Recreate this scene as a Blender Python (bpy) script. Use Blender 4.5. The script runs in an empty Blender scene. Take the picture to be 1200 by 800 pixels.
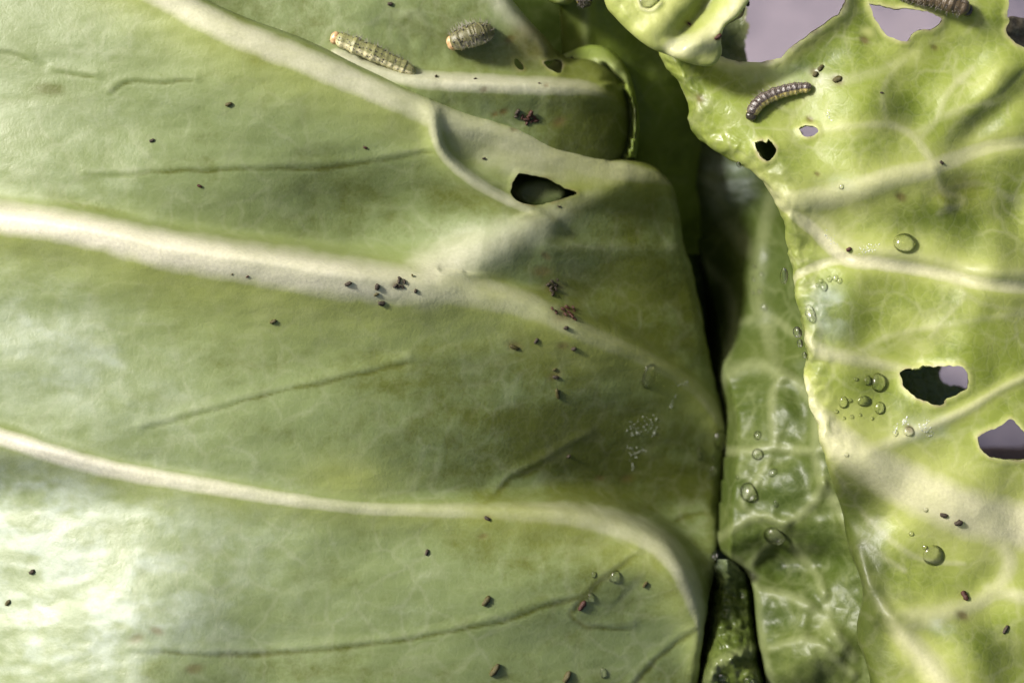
import bpy, math, random
import numpy as np

random.seed(7)
S = 1.0 / 6000.0          # metres per unit: the view is about 20 cm wide
CAMD = 2700.0             # camera height in units
scene = bpy.context.scene

# ------------------------------------------------------------------ camera, sky, sun, exposure
cam_d = bpy.data.cameras.new('camera')
cam = bpy.data.objects.new('camera', cam_d)
scene.collection.objects.link(cam)
cam.location = (0, 0, CAMD * S)
cam.rotation_euler = (0, 0, 0)
cam_d.sensor_width = 36.0
cam_d.lens = 36.0 * CAMD / 1200.0
cam_d.clip_start = 0.01
cam_d.clip_end = 100.0
cam_d.dof.use_dof = True
cam_d.dof.focus_distance = (CAMD + 10) * S
cam_d.dof.aperture_fstop = 9.0
scene.camera = cam

SUN_EL, SUN_AZ = math.radians(37), math.radians(152)      # azimuth counted from +X towards +Y
world = bpy.data.worlds.new('World')
scene.world = world
world.use_nodes = True
wn = world.node_tree
for n in list(wn.nodes):
    wn.nodes.remove(n)
sky = wn.nodes.new('ShaderNodeTexSky')
sky.sky_type = 'NISHITA'
sky.sun_disc = False
sky.sun_elevation = SUN_EL
sky.sun_rotation = math.pi / 2 - SUN_AZ
sky.dust_density = 6.0
sky.air_density = 0.7
sky.ozone_density = 0.3
bg = wn.nodes.new('ShaderNodeBackground')
bg.inputs['Strength'].default_value = 0.08
wo = wn.nodes.new('ShaderNodeOutputWorld')
wn.links.new(sky.outputs[0], bg.inputs[0])
wn.links.new(bg.outputs[0], wo.inputs[0])

sun_d = bpy.data.lights.new('sun', 'SUN')
sun_d.energy = 4.1
sun_d.angle = math.radians(9)
sun_d.color = (1.0, 0.97, 0.92)
sun = bpy.data.objects.new('sun', sun_d)
scene.collection.objects.link(sun)
sun.rotation_euler = (math.pi / 2 - SUN_EL, 0, SUN_AZ + math.pi / 2)
sun.location = (-1, 0.3, 1)

vs = scene.view_settings
vs.view_transform = 'Standard'
vs.look = 'None'
vs.exposure = 0.68
vs.gamma = 1.0
vs.use_curve_mapping = False
scene.cycles.max_bounces = 10
scene.cycles.transmission_bounces = 8
scene.cycles.sample_clamp_indirect = 6.0

# ------------------------------------------------------------------ helpers
def at(px, py, z):
    """a place given on the plate of the photograph and a height -> metres"""
    k = (1.0 - np.asarray(z) / CAMD) * S
    return (np.asarray(px) - 600.0) * k, (400.0 - np.asarray(py)) * k, np.asarray(z) * S

def sm(x, a, b):
    t = np.clip((x - a) / (b - a), 0, 1)
    return t * t * (3 - 2 * t)

def vnoise(U, V, scale, seed, aniso=1.0):
    rng = np.random.RandomState(seed)
    N = 128
    ang = rng.rand(N, N) * 2 * np.pi
    gx, gy = np.cos(ang), np.sin(ang)
    x0 = U / (scale * aniso); y0 = V / scale
    r = .62 + seed * 1.7
    c, s_ = math.cos(r), math.sin(r)
    x = x0 * c - y0 * s_ + 13.7; y = x0 * s_ + y0 * c + 5.3
    xi = np.floor(x).astype(int); yi = np.floor(y).astype(int)
    fx = x - xi; fy = y - yi
    def g(i, j):
        a, b = (xi + i) % N, (yi + j) % N
        return gx[a, b] * (fx - i) + gy[a, b] * (fy - j)
    wx = fx * fx * fx * (fx * (fx * 6 - 15) + 10); wy = fy * fy * fy * (fy * (fy * 6 - 15) + 10)
    return ((g(0, 0) * (1 - wx) + g(1, 0) * wx) * (1 - wy) + (g(0, 1) * (1 - wx) + g(1, 1) * wx) * wy) * 1.7

def fbm(U, V, scale, seed, oct=4, aniso=1.0, gain=.5):
    s = 0; a = 1; n = 0
    for k in range(oct):
        s = s + a * vnoise(U + 37 * k, V - 91 * k, scale, seed + k, aniso); n += a; a *= gain; scale *= .5
    return s / n

def spline(pts, n=12, extra=None):
    P = np.array([p[:2] for p in pts], float)
    A = np.vstack([2 * P[0] - P[1], P, 2 * P[-1] - P[-2]])
    out = []; tt = []
    for i in range(len(P) - 1):
        p0, p1, p2, p3 = A[i:i + 4]
        for t in np.linspace(0, 1, n, endpoint=False):
            out.append(.5 * (2 * p1 + (p2 - p0) * t + (2 * p0 - 5 * p1 + 4 * p2 - p3) * t * t + (3 * p1 - p0 - 3 * p2 + p3) * t ** 3)); tt.append(i + t)
    out.append(P[-1]); tt.append(len(P) - 1)
    return np.array(out), np.array(tt)

def curve_dist(U, V, C, T):
    """distance, side (>0: on the clockwise side, i.e. below a curve that runs to the right) and parameter"""
    best = np.full(U.shape, 1e18); side = np.ones(U.shape); par = np.zeros(U.shape)
    for i in range(len(C) - 1):
        ax, ay = C[i]; bx, by = C[i + 1]
        dx, dy = bx - ax, by - ay
        L2 = dx * dx + dy * dy
        if L2 < 1e-9: continue
        t = np.clip(((U - ax) * dx + (V - ay) * dy) / L2, 0, 1)
        ex = U - ax - t * dx; ey = V - ay - t * dy
        d2 = ex * ex + ey * ey
        m = d2 < best - 1e-9
        best[m] = d2[m]
        side[m] = np.sign(dx * (V - ay) - dy * (U - ax))[m]
        par[m] = (T[i] + t * (T[i + 1] - T[i]))[m]
    return np.sqrt(best), side, par

def pint(t, vals):
    """values given at whole numbers of t, smoothed so that no kink shows"""
    vals = np.asarray(vals, float); n = len(vals)
    T = np.linspace(-1, n, (n + 1) * 20 + 1)
    v = np.interp(T, np.arange(n), vals)
    k = np.hanning(33); k /= k.sum()
    v = np.convolve(np.pad(v, 16, 'edge'), k, 'valid')
    return np.interp(t, T, v)

def blur(A, k):
    for ax in (0, 1):
        B = np.zeros_like(A); w = 0
        for o in range(-k, k + 1):
            g = math.exp(-(o / (k * .5 + 1e-6)) ** 2)
            idx = np.clip(np.arange(A.shape[ax]) + o, 0, A.shape[ax] - 1)
            B += g * np.take(A, idx, axis=ax); w += g
        A = B / w
    return A

def mat_new(name):
    m = bpy.data.materials.new(name)
    m.use_nodes = True
    nt = m.node_tree
    for n in list(nt.nodes):
        nt.nodes.remove(n)
    return m, nt

class NB:
    def __init__(s, nt): s.nt = nt
    def n(s, typ, **kw):
        nd = s.nt.nodes.new(typ)
        for k, v in kw.items(): setattr(nd, k, v)
        return nd
    def l(s, a, b): s.nt.links.new(a, b)
    def attr(s, name): return s.n('ShaderNodeAttribute', attribute_name=name).outputs['Fac']
    def noise(s, vec, scale, detail=4, rough=.55, dist=0):
        nd = s.n('ShaderNodeTexNoise'); s.l(vec, nd.inputs['Vector'])
        nd.inputs['Scale'].default_value = scale; nd.inputs['Detail'].default_value = detail
        nd.inputs['Roughness'].default_value = rough; nd.inputs['Distortion'].default_value = dist
        return nd.outputs['Fac']
    def math(s, op, a, b=None, c=None, clamp=False):
        nd = s.n('ShaderNodeMath', operation=op); nd.use_clamp = clamp
        for i, x in enumerate((a, b, c)):
            if x is None: continue
            if isinstance(x, (int, float)): nd.inputs[i].default_value = x
            else: s.l(x, nd.inputs[i])
        return nd.outputs[0]
    def ramp(s, f, a, b, lo=0., hi=1.):
        nd = s.n('ShaderNodeMapRange', interpolation_type='SMOOTHSTEP'); s.l(f, nd.inputs['Value'])
        nd.inputs['From Min'].default_value = a; nd.inputs['From Max'].default_value = b
        nd.inputs['To Min'].default_value = lo; nd.inputs['To Max'].default_value = hi
        return nd.outputs[0]
    def mix(s, f, a, b, mode='MIX'):
        nd = s.n('ShaderNodeMix', data_type='RGBA', blend_type=mode)
        for i, x in ((0, f), (6, a), (7, b)):
            if isinstance(x, (int, float)): nd.inputs[i].default_value = x
            elif isinstance(x, tuple): nd.inputs[i].default_value = (*x, 1) if len(x) == 3 else x
            else: s.l(x, nd.inputs[i])
        return nd.outputs[2]

def leaf_material(name, dark, mid, light, halo, rib, transl=.3, rough=.42, spec=.5, bump=.35, net=.1, tcol=(1.0, 1.15, .45), stain=(.16, .10, .03), deep=(.05, .068, .013), net2=.1):
    m, nt = mat_new(name); b = NB(nt)
    tc = b.n('ShaderNodeTexCoord').outputs['Object']
    n_big = b.noise(tc, 55, 5, .6, .6)
    n_mid = b.noise(tc, 260, 4, .6)
    n_fine = b.noise(tc, 1500, 3, .6)
    vor = b.n('ShaderNodeTexVoronoi', feature='DISTANCE_TO_EDGE'); vor.inputs['Scale'].default_value = 420
    wv = b.n('ShaderNodeVectorMath', operation='ADD'); nz = b.n('ShaderNodeTexNoise'); nz.inputs['Scale'].default_value = 300
    b.l(tc, nz.inputs['Vector'])
    sc = b.n('ShaderNodeVectorMath', operation='SCALE'); b.l(nz.outputs['Color'], sc.inputs[0]); sc.inputs['Scale'].default_value = .0022
    b.l(tc, wv.inputs[0]); b.l(sc.outputs[0], wv.inputs[1]); b.l(wv.outputs[0], vor.inputs['Vector'])
    cell = b.ramp(vor.outputs['Distance'], 0.0, .14, 1, 0)        # fine net of veinlets
    vo2 = b.n('ShaderNodeTexVoronoi', feature='DISTANCE_TO_EDGE'); vo2.inputs['Scale'].default_value = 130
    nz2 = b.n('ShaderNodeTexNoise'); nz2.inputs['Scale'].default_value = 110; nz2.inputs['Detail'].default_value = 3
    b.l(tc, nz2.inputs['Vector'])
    sc2 = b.n('ShaderNodeVectorMath', operation='SCALE'); b.l(nz2.outputs['Color'], sc2.inputs[0]); sc2.inputs['Scale'].default_value = .008
    wv2 = b.n('ShaderNodeVectorMath', operation='ADD'); b.l(tc, wv2.inputs[0]); b.l(sc2.outputs[0], wv2.inputs[1]); b.l(wv2.outputs[0], vo2.inputs['Vector'])
    cell2 = b.math('MULTIPLY', b.ramp(vo2.outputs['Distance'], 0.0, .11, 1, 0), b.ramp(n_big, .35, .6))      # wider branching veins, fading in and out
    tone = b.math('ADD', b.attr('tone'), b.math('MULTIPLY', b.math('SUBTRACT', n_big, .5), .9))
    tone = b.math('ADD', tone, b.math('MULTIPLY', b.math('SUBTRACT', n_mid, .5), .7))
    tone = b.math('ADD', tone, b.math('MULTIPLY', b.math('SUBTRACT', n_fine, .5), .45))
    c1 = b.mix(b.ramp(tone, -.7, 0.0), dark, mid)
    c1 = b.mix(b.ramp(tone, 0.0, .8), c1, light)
    c1 = b.mix(b.math('MULTIPLY', cell, net), c1, rib)
    c1 = b.mix(b.math('MULTIPLY', cell2, net2), c1, rib)
    c1 = b.mix(b.attr('halo'), c1, halo)
    rf = b.math('ADD', b.attr('rib'), b.math('MULTIPLY', b.math('SUBTRACT', n_mid, .5), .2))
    rf = b.math('ADD', rf, b.math('MULTIPLY', b.math('SUBTRACT', n_big, .55), .45))
    rf = b.math('MULTIPLY', rf, b.ramp(b.attr('rib'), .02, .25), clamp=True)
    ribc = b.mix(b.ramp(n_fine, .3, .7), rib, tuple(x * .86 for x in rib))
    c1 = b.mix(rf, c1, ribc)
    c1 = b.mix(b.math('MULTIPLY', b.attr('wax'), b.ramp(n_mid, .25, .7, .45, 1.0), clamp=True), c1, (.60, .665, .645))  # one pale mix for bloom, residue and painted glare
    c1 = b.mix(b.math('MULTIPLY', b.attr('stain'), b.ramp(n_mid, .2, .65, .5, 1), clamp=True), c1, stain)
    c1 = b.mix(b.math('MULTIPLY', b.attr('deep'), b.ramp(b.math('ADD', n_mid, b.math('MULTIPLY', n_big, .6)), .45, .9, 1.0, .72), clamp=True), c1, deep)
    p = b.n('ShaderNodeBsdfPrincipled')
    b.l(c1, p.inputs['Base Color'])
    ro = b.math('ADD', b.math('MULTIPLY', b.math('SUBTRACT', n_mid, .5), .35), rough)
    ro = b.math('SUBTRACT', ro, b.math('MULTIPLY', b.attr('wet'), .25), clamp=True)
    b.l(ro, p.inputs['Roughness'])
    p.inputs['Specular IOR Level'].default_value = spec
    bm = b.n('ShaderNodeBump'); bm.inputs['Strength'].default_value = bump; bm.inputs['Distance'].default_value = .0006
    hh = b.math('ADD', b.math('MULTIPLY', n_mid, .8), b.math('MULTIPLY', n_fine, .45))
    hh = b.math('ADD', hh, b.math('MULTIPLY', cell, -2.2 * net))
    b.l(hh, bm.inputs['Height']); b.l(bm.outputs[0], p.inputs['Normal'])
    t = b.n('ShaderNodeBsdfTranslucent')
    b.l(b.mix(1.0, c1, tcol, 'MULTIPLY'), t.inputs['Color']); b.l(bm.outputs[0], t.inputs['Normal'])
    mx = b.n('ShaderNodeMixShader'); mx.inputs[0].default_value = transl
    b.l(p.outputs[0], mx.inputs[1]); b.l(t.outputs[0], mx.inputs[2])
    o = b.n('ShaderNodeOutputMaterial'); b.l(mx.outputs[0], o.inputs['Surface'])
    return m

ATTRS = ('rib', 'tone', 'halo', 'wax', 'stain', 'wet', 'deep')

def link(o, parent=None):
    scene.collection.objects.link(o)
    if parent: o.parent = parent
    return o

def empty(name, loc=(0, 0, 0), parent=None):
    o = bpy.data.objects.new(name, None)
    o.empty_display_size = .005
    o.location = loc
    return link(o, parent)

def tag(o, label=None, cat=None, group=None, kind=None):
    if label: o['label'] = label
    if cat: o['category'] = cat
    if group: o['group'] = group
    if kind: o['kind'] = kind
    return o

def raw_mesh(name, co, faces, normals=None, attrs=None, smooth=True):
    """co (n,3); faces (m,3) ints"""
    me = bpy.data.meshes.new(name)
    co = np.asarray(co, np.float32); faces = np.asarray(faces, np.int32)
    k = faces.shape[1]
    me.vertices.add(len(co)); me.vertices.foreach_set('co', co.ravel())
    me.loops.add(faces.size); me.loops.foreach_set('vertex_index', faces.ravel())
    me.polygons.add(len(faces)); me.polygons.foreach_set('loop_start', np.arange(0, faces.size, k, dtype=np.int32))
    me.update(calc_edges=True)
    me.polygons.foreach_set('use_smooth', np.full(len(faces), smooth))
    for a, v in (attrs or {}).items():
        at_ = me.attributes.new(a, 'FLOAT', 'POINT'); at_.data.foreach_set('value', np.asarray(v, np.float32))
    if normals is not None:
        me.normals_split_custom_set_from_vertices(np.asarray(normals, np.float32))
    me.validate()
    return me

class Leaf:
    """a leaf blade laid out on a fine grid: height field, edges that roll under, chewed holes, ribs"""
    def __init__(s, x0, x1, y0, y1, step):
        s.step = step; s.x0 = x0; s.y0 = y0
        s.u = np.arange(x0, x1 + .1, step); s.v = np.arange(y0, y1 + .1, step)
        s.U, s.V = np.meshgrid(s.u, s.v, indexing='ij')
        s.Z = np.zeros_like(s.U); s.F = np.full_like(s.U, 1e3)
        s.dU = np.zeros_like(s.U); s.dV = np.zeros_like(s.U)
        for a in ATTRS: setattr(s, a, np.zeros_like(s.U))
        s.rid = np.zeros(s.U.shape, int); s.rstr = np.zeros_like(s.U)
        s.jit = fbm(s.U, s.V, 22, 91, 3)
        s.labels = {}; s.soften = None; s.rw = 1.0
    def window(s, C, r):
        i0 = max(0, int((C[:, 0].min() - r - s.x0) / s.step)); i1 = min(len(s.u), int((C[:, 0].max() + r - s.x0) / s.step) + 2)
        j0 = max(0, int((C[:, 1].min() - r - s.y0) / s.step)); j1 = min(len(s.v), int((C[:, 1].max() + r - s.y0) / s.step) + 2)
        return slice(i0, max(i0, i1)), slice(j0, max(j0, j1))
    def vein(s, pts, w, h, pale=.8, up=1., dn=1., halo=0., tone=0., rib=None, hw=1.0, soft=1.0, n=12):
        """w and h: width and height in units, a number or one per point; up / dn stretch the profile on either side"""
        C, T = spline(pts, n)
        k = np.arange(len(pts))
        wl = np.full(len(pts), float(w)) if np.isscalar(w) else np.array(w, float)
        if rib is None and wl.max() <= 8.5 and s.soften: wl = wl * s.soften[0]; pale = np.array(pale) * s.soften[2] if not np.isscalar(pale) else pale * s.soften[2]; h = np.array(h) * s.soften[1] if not np.isscalar(h) else h * s.soften[1]
        hl = np.full(len(pts), float(h)) if np.isscalar(h) else np.array(h, float)
        pl = np.full(len(pts), float(pale)) if np.isscalar(pale) else np.array(pale, float)
        W = s.window(C, wl.max() * max(up, dn) * hw * 3.2 + 6)
        U, V = s.U[W], s.V[W]
        if U.size == 0: return
        d, sd, t = curve_dist(U, V, C, T)
        ww = pint(t, wl); hh = pint(t, hl); pp = pint(t, pl)
        f = np.where(sd > 0, dn, up)
        q = d / (ww * f * hw)
        s.Z[W] += hh * np.exp(-q * q)
        q2 = d / (ww * (s.rw if rib else 1)) + s.jit[W] * .13 * soft
        m = pp * ((1 - sm(q2, .42, .42 + .85 * soft)) if rib else np.exp(-1.1 * q2 * np.abs(q2)) * np.where(q2 > 2.2, 0, 1))
        s.rib[W] = np.maximum(s.rib[W], m)
        if halo: s.halo[W] = np.maximum(s.halo[W], halo * np.exp(-(d / (ww * 2.2)) ** 2) * (np.where(sd > 0, 1, np.exp(-(d / ww) ** 2)) if s.rw < 1 else 1))
        if tone: s.tone[W] += tone * np.exp(-(d / ww) ** 2)
        if rib:
            mm = m > s.rstr[W] + .0
            sel = (m > .45 * pp) & mm
            s.rid[W] = np.where(sel, rib, s.rid[W]); s.rstr[W] = np.where(sel, m, s.rstr[W])
    def bump(s, x, y, rx, ry, h, ang=0, tone=0, halo=0, wax=0, stain=0, wet=0):
        c, si = math.cos(math.radians(ang)), math.sin(math.radians(ang))
        dx = s.U - x; dy = s.V - y
        a = (dx * c + dy * si) / rx; b_ = (-dx * si + dy * c) / ry
        g = np.exp(-(a * a + b_ * b_))
        s.Z += h * g
        if tone: s.tone += tone * g
        if halo: s.halo = np.maximum(s.halo, halo * g)
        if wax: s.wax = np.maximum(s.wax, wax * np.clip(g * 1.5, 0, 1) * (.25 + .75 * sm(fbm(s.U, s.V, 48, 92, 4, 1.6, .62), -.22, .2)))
        if stain: s.stain = np.maximum(s.stain, stain * np.clip(g * 1.6, 0, 1))
        if wet: s.wet = np.maximum(s.wet, wet * g)
    def outline(s, pts, inside, r, ext, thmax=100, n=10):
        """inside: +1 when the blade lies on the 'below' side of the curve; the blade rolls under with radius r (per point) and goes on for ext"""
        C, T = spline(pts, n)
        d, sd, t = curve_dist(s.U, s.V, C, T)
        d = d * np.sign(sd * inside + 1e-9)
        rr = blur(pint(t, r), 6)
        s.d = d
        gx, gy = np.gradient(d, s.step)
        gl = np.hypot(gx, gy); s.F[gl > 2.5] = -1          # where the sense of the curve flips beyond its ends there is no blade
        gx = blur(gx / np.maximum(gl, 1), 2); gy = blur(gy / np.maximum(gl, 1), 2)
        th = math.radians(thmax)
        e = np.maximum(rr - d, 0)
        a = np.minimum(e / rr, th); over = np.maximum(e - rr * th, 0)
        lat = rr * np.sin(a) + over * math.cos(th)
        sh = lat - e
        s.dU += -gx * sh; s.dV += -gy * sh
        s.Zroll = rr * (1 - np.cos(a)) + over * math.sin(th)
        s.F = np.minimum(s.F, d + ext)
        return d
    def hole(s, pts, rim=6, lift=2.0, rimtone=1.0, n=6, jag=0.6):
        C, T = spline(list(pts) + [pts[0]], n)
        W = s.window(C, rim * 4 + 8)
        U, V = s.U[W], s.V[W]
        d, sd, t = curve_dist(U, V, C, T)
        ins = np.zeros(U.shape, bool)
        for i in range(len(C) - 1):
            ax, ay = C[i]; bx, by = C[i + 1]
            if ay == by: continue
            c = ((ay > V) != (by > V)) & (U < (bx - ax) * (V - ay) / (by - ay) + ax)
            ins ^= c
        sg = np.where(ins, -d, d) + jag * 1.3 * vnoise(U, V, 6, 5) + jag * 1.2 * vnoise(U, V, 14, 6)
        s.F[W] = np.minimum(s.F[W], sg)
        g = np.exp(-(np.maximum(sg, 0) / rim) ** 2)
        s.Z[W] += lift * g
        s.stain[W] = np.maximum(s.stain[W], .55 * np.exp(-(np.maximum(sg, 0) / 2.2) ** 2) * sm(s.jit[W], -.1, .3))
        s.halo[W] = np.maximum(s.halo[W], .75 * rimtone * g)
        s.rib[W] = np.maximum(s.rib[W], (.30 + .35 * s.jit[W]) * rimtone * np.exp(-(np.maximum(sg, 0) / (rim * .5)) ** 2))
    def sample(s, x, y):
        i = int(np.clip(round((x - s.x0) / s.step), 1, len(s.u) - 2)); j = int(np.clip(round((y - s.y0) / s.step), 1, len(s.v) - 2))
        return i, j
    def height(s, x, y):
        i, j = s.sample(x, y); return float(s.Z[i, j])
    def frame(s, x, y):
        """place and normal of the blade under a point of the plate (metres)"""
        i, j = s.sample(x, y)
        f = lambda a, b: np.array([float(q) for q in at(s.U[a, b], s.V[a, b], s.Z[a, b])])
        k = 1
        nx = np.cross(f(min(i + k, len(s.u) - 1), j) - f(i - k, j), f(i, j - k) - f(i, min(j + k, len(s.v) - 1)))
        nx /= np.linalg.norm(nx)
        p = np.array([float(q) for q in at(x, y, s.Z[i, j])])
        return p, nx
    def build(s, name, mat, parent, label, thick=4.0, ribname='rib'):
        nu, nv = s.U.shape
        X, Y, Zm = at(s.U + s.dU, s.V + s.dV, s.Z)
        data = np.stack([X, Y, Zm] + [np.clip(getattr(s, a), -1.5, 1.5) for a in ATTRS] + [s.rid.astype(float)], -1).reshape(-1, 3 + len(ATTRS) + 1)
        F = s.F.reshape(-1)
        I = np.arange(nu * nv).reshape(nu, nv)
        a, b, c, d = I[:-1, :-1].ravel(), I[1:, :-1].ravel(), I[1:, 1:].ravel(), I[:-1, 1:].ravel()
        tris = np.vstack([np.stack([a, c, b], 1), np.stack([a, d, c], 1)])     # counter-clockwise seen from above (v runs down)
        ins = F > 0
        cnt = ins[tris].sum(1)
        keep = [tris[cnt == 3]]
        new = []; extra = []; cache = {}; N0 = len(data)
        def cut(i, j):
            key = (i, j) if i < j else (j, i)
            if key not in cache:
                i2, j2 = key
                t = F[i2] / (F[i2] - F[j2]); t = min(max(t, .02), .98)
                row = data[i2] * (1 - t) + data[j2] * t
                row[-1] = data[i2 if ins[i2] else j2][-1]
                cache[key] = N0 + len(extra); extra.append(row)
            return cache[key]
        for tr in tris[(cnt == 1) | (cnt == 2)]:
            poly = []
            for q in range(3):
                i, j = int(tr[q]), int(tr[(q + 1) % 3])
                if ins[i]: poly.append(i)
                if ins[i] != ins[j]: poly.append(cut(i, j))
            for q in range(1, len(poly) - 1): new.append((poly[0], poly[q], poly[q + 1]))
        if new: keep.append(np.array(new))
        tris = np.vstack(keep)
        if extra: data = np.vstack([data, np.array(extra)])
        used = np.unique(tris); remap = np.full(len(data), -1); remap[used] = np.arange(len(used))
        data = data[used]; tris = remap[tris]
        co = data[:, :3]
        fn = np.cross(co[tris[:, 1]] - co[tris[:, 0]], co[tris[:, 2]] - co[tris[:, 0]])
        nn = np.zeros_like(co)
        for q in range(3):
            for ax in range(3): nn[:, ax] += np.bincount(tris[:, q], fn[:, ax], len(co))
        nn /= np.linalg.norm(nn, axis=1)[:, None] + 1e-20
        n = len(co)
        co2 = np.vstack([co, co - nn * thick * S]); nn2 = np.vstack([nn, -nn])
        E = np.vstack([tris[:, [0, 1]], tris[:, [1, 2]], tris[:, [2, 0]]])
        key = np.sort(E, 1); code = key[:, 0].astype(np.int64) * n + key[:, 1]
        uq, ix, ct = np.unique(code, return_index=True, return_counts=True)
        B = E[ix[ct == 1]]
        walls = np.vstack([np.stack([B[:, 1], B[:, 0], B[:, 0] + n], 1), np.stack([B[:, 1], B[:, 0] + n, B[:, 1] + n], 1)])
        allf = np.vstack([tris, tris[:, ::-1] + n, walls])
        vr = np.concatenate([data[:, -1], data[:, -1]]).astype(int)
        fr = np.where((vr[allf[:, 0]] == vr[allf[:, 1]]) | (vr[allf[:, 0]] == vr[allf[:, 2]]), vr[allf[:, 0]], vr[allf[:, 1]])
        at2 = {a: np.concatenate([data[:, 3 + k]] * 2) for k, a in enumerate(ATTRS)}
        main = None
        for rid in [0] + sorted(s.labels):
            ff = allf[fr == rid]
            if not len(ff): continue
            us = np.unique(ff); rm = np.full(len(co2), -1); rm[us] = np.arange(len(us))
            nm = name if rid == 0 else ribname
            me = raw_mesh(nm, co2[us], rm[ff], nn2[us], {a: v[us] for a, v in at2.items()})
            me.materials.append(mat)
            o = link(bpy.data.objects.new(nm, me), parent if rid == 0 else main)
            if rid == 0:
                main = o; o['label'] = label
            elif s.labels[rid]: o['label'] = s.labels[rid]
        s.main = main
        return main

# ------------------------------------------------------------------ the ground under the plant
def ground():
    m, nt = mat_new('soil_cloth'); b = NB(nt)
    tc = b.n('ShaderNodeTexCoord').outputs['Object']
    n1 = b.noise(tc, 26, 5, .65); n2 = b.noise(tc, 700, 3, .6); n3 = b.noise(tc, 90, 4, .6, .5)
    c = b.mix(b.ramp(n1, .3, .7), (.085, .078, .11), (.25, .215, .25))
    c = b.mix(b.math('MULTIPLY', b.ramp(n3, .55, .72), .35), c, (.20, .17, .18))
    c = b.mix(b.math('MULTIPLY', b.ramp(n2, .4, .8), .25), c, (.25, .21, .24))
    p = b.n('ShaderNodeBsdfPrincipled'); b.l(c, p.inputs['Base Color']); p.inputs['Roughness'].default_value = .85
    bm = b.n('ShaderNodeBump'); bm.inputs['Strength'].default_value = .5; bm.inputs['Distance'].default_value = .001
    b.l(n2, bm.inputs['Height']); b.l(bm.outputs[0], p.inputs['Normal'])
    o = b.n('ShaderNodeOutputMaterial'); b.l(p.outputs[0], o.inputs['Surface'])
    g = np.concatenate([[-8, -3, -1], np.linspace(-.4, .4, 60), [1, 3, 8]])
    X, Y = np.meshgrid(g, g, indexing='ij')
    Z = -.25 + .004 * fbm(X * 6000, Y * 6000, 500, 3, 3) * (np.abs(X) < .5) * (np.abs(Y) < .5)
    n = len(g); I = np.arange(n * n).reshape(n, n)
    a, b_, c_, d = I[:-1, :-1].ravel(), I[1:, :-1].ravel(), I[1:, 1:].ravel(), I[:-1, 1:].ravel()
    me = raw_mesh('ground', np.stack([X, Y, Z], -1).reshape(-1, 3), np.stack([a, b_, c_, d], 1))
    me.materials.append(m)
    return tag(link(bpy.data.objects.new('ground', me)), 'mauve grey bare ground seen through the holes in the cabbage leaf', 'ground', kind='structure')
ground()

# ------------------------------------------------------------------ leaf materials
M_outer = leaf_material('outer_leaf_underside', (.108, .130, .018), (.206, .260, .098), (.305, .365, .20), (.37, .41, .10), (.80, .76, .62), transl=.26, rough=.47, bump=.22, net=.02, net2=.06)
M_right = leaf_material('yellow_green_leaf', (.125, .175, .020), (.268, .330, .052), (.43, .475, .14), (.56, .58, .21), (.74, .70, .52), transl=.40, rough=.44, bump=.18, spec=.42, net=.05, net2=.15)
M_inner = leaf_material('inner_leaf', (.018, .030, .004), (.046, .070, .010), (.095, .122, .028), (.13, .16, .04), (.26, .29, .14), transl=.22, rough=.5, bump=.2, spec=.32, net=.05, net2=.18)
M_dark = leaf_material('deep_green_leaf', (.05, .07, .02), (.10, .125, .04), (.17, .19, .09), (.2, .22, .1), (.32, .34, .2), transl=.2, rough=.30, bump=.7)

M_heart = leaf_material('heart_leaf', (.070, .105, .012), (.165, .225, .030), (.27, .33, .08), (.34, .38, .10), (.36, .40, .20), transl=.3, rough=.45, bump=.25, net=.04, net2=.15)
cabbage = tag(empty('cabbage', (0, 0, -.25)), 'chewed green cabbage with caterpillars, thick pale ribs and holes in its leaves', 'cabbage')
HEAD = empty  # parts are parented with world placement kept: see adopt()

class _Root:      # parts sit in world coordinates, so the parent inverse cancels the base point of the plant
    pass

# ------------------------------------------------------------------ 1. big left leaf
A = Leaf(-110, 1080, -110, 920, 2.6)
U, V = A.U, A.V; A.rw = .80
A.Z += -0.00046 * np.maximum(U - 220, 0) ** 2 * (1 - .35 * sm(V, 590, 680)) - .0005 * np.maximum(190 - U, 0) ** 2
A.Z += (-.42 * 45 * np.log1p(np.exp((195 - U) / 60)) * .8 + .20 * (V - 560) * sm(U, 330, 150)) * sm(V, 520, 600)
A.Z += -0.0010 * np.maximum(U - 620, 0) ** 2 * (1 - .8 * sm(V, 590, 650))
A.Z += 14 * fbm(U, V, 260, 11, 3, 2.0) + 2.0 * fbm(U, V, 40, 15, 3, 2.2)
A.Z += -.00012 * (V - 420) ** 2
A.Z += (2.4 * fbm(U, V, 46, 17, 3, 1.8) + 0.4 * fbm(U, V, 12, 18, 2, 1.3)) * sm(U, 290, 120) * sm(V, 500, 600)
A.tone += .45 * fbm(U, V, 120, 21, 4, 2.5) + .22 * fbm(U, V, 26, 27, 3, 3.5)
A.tone += .30 * sm(U, 330, 0) - .5 * sm(U, 440, 760) * (1 - .45 * sm(V, 590, 660))  # olive tone towards the right paints in the shade of the bend
# terrace steps of the blade between the ribs
def step(L, pts, w, h, n=10):
    """the blade drops by h on the 'below' side of the curve over the width w"""
    C, T = spline(pts, n)
    d, sd, t = curve_dist(L.U, L.V, C, T)
    hh = pint(t, np.full(len(pts), float(h)) if np.isscalar(h) else np.array(h, float))
    L.Z += hh * np.exp(-(d / w)) * np.where(sd > 0, 1, 0) * 0 + hh * (np.tanh(d * sd / w) * .5) * np.exp(-(d / (w * 6)) ** 2)
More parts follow.
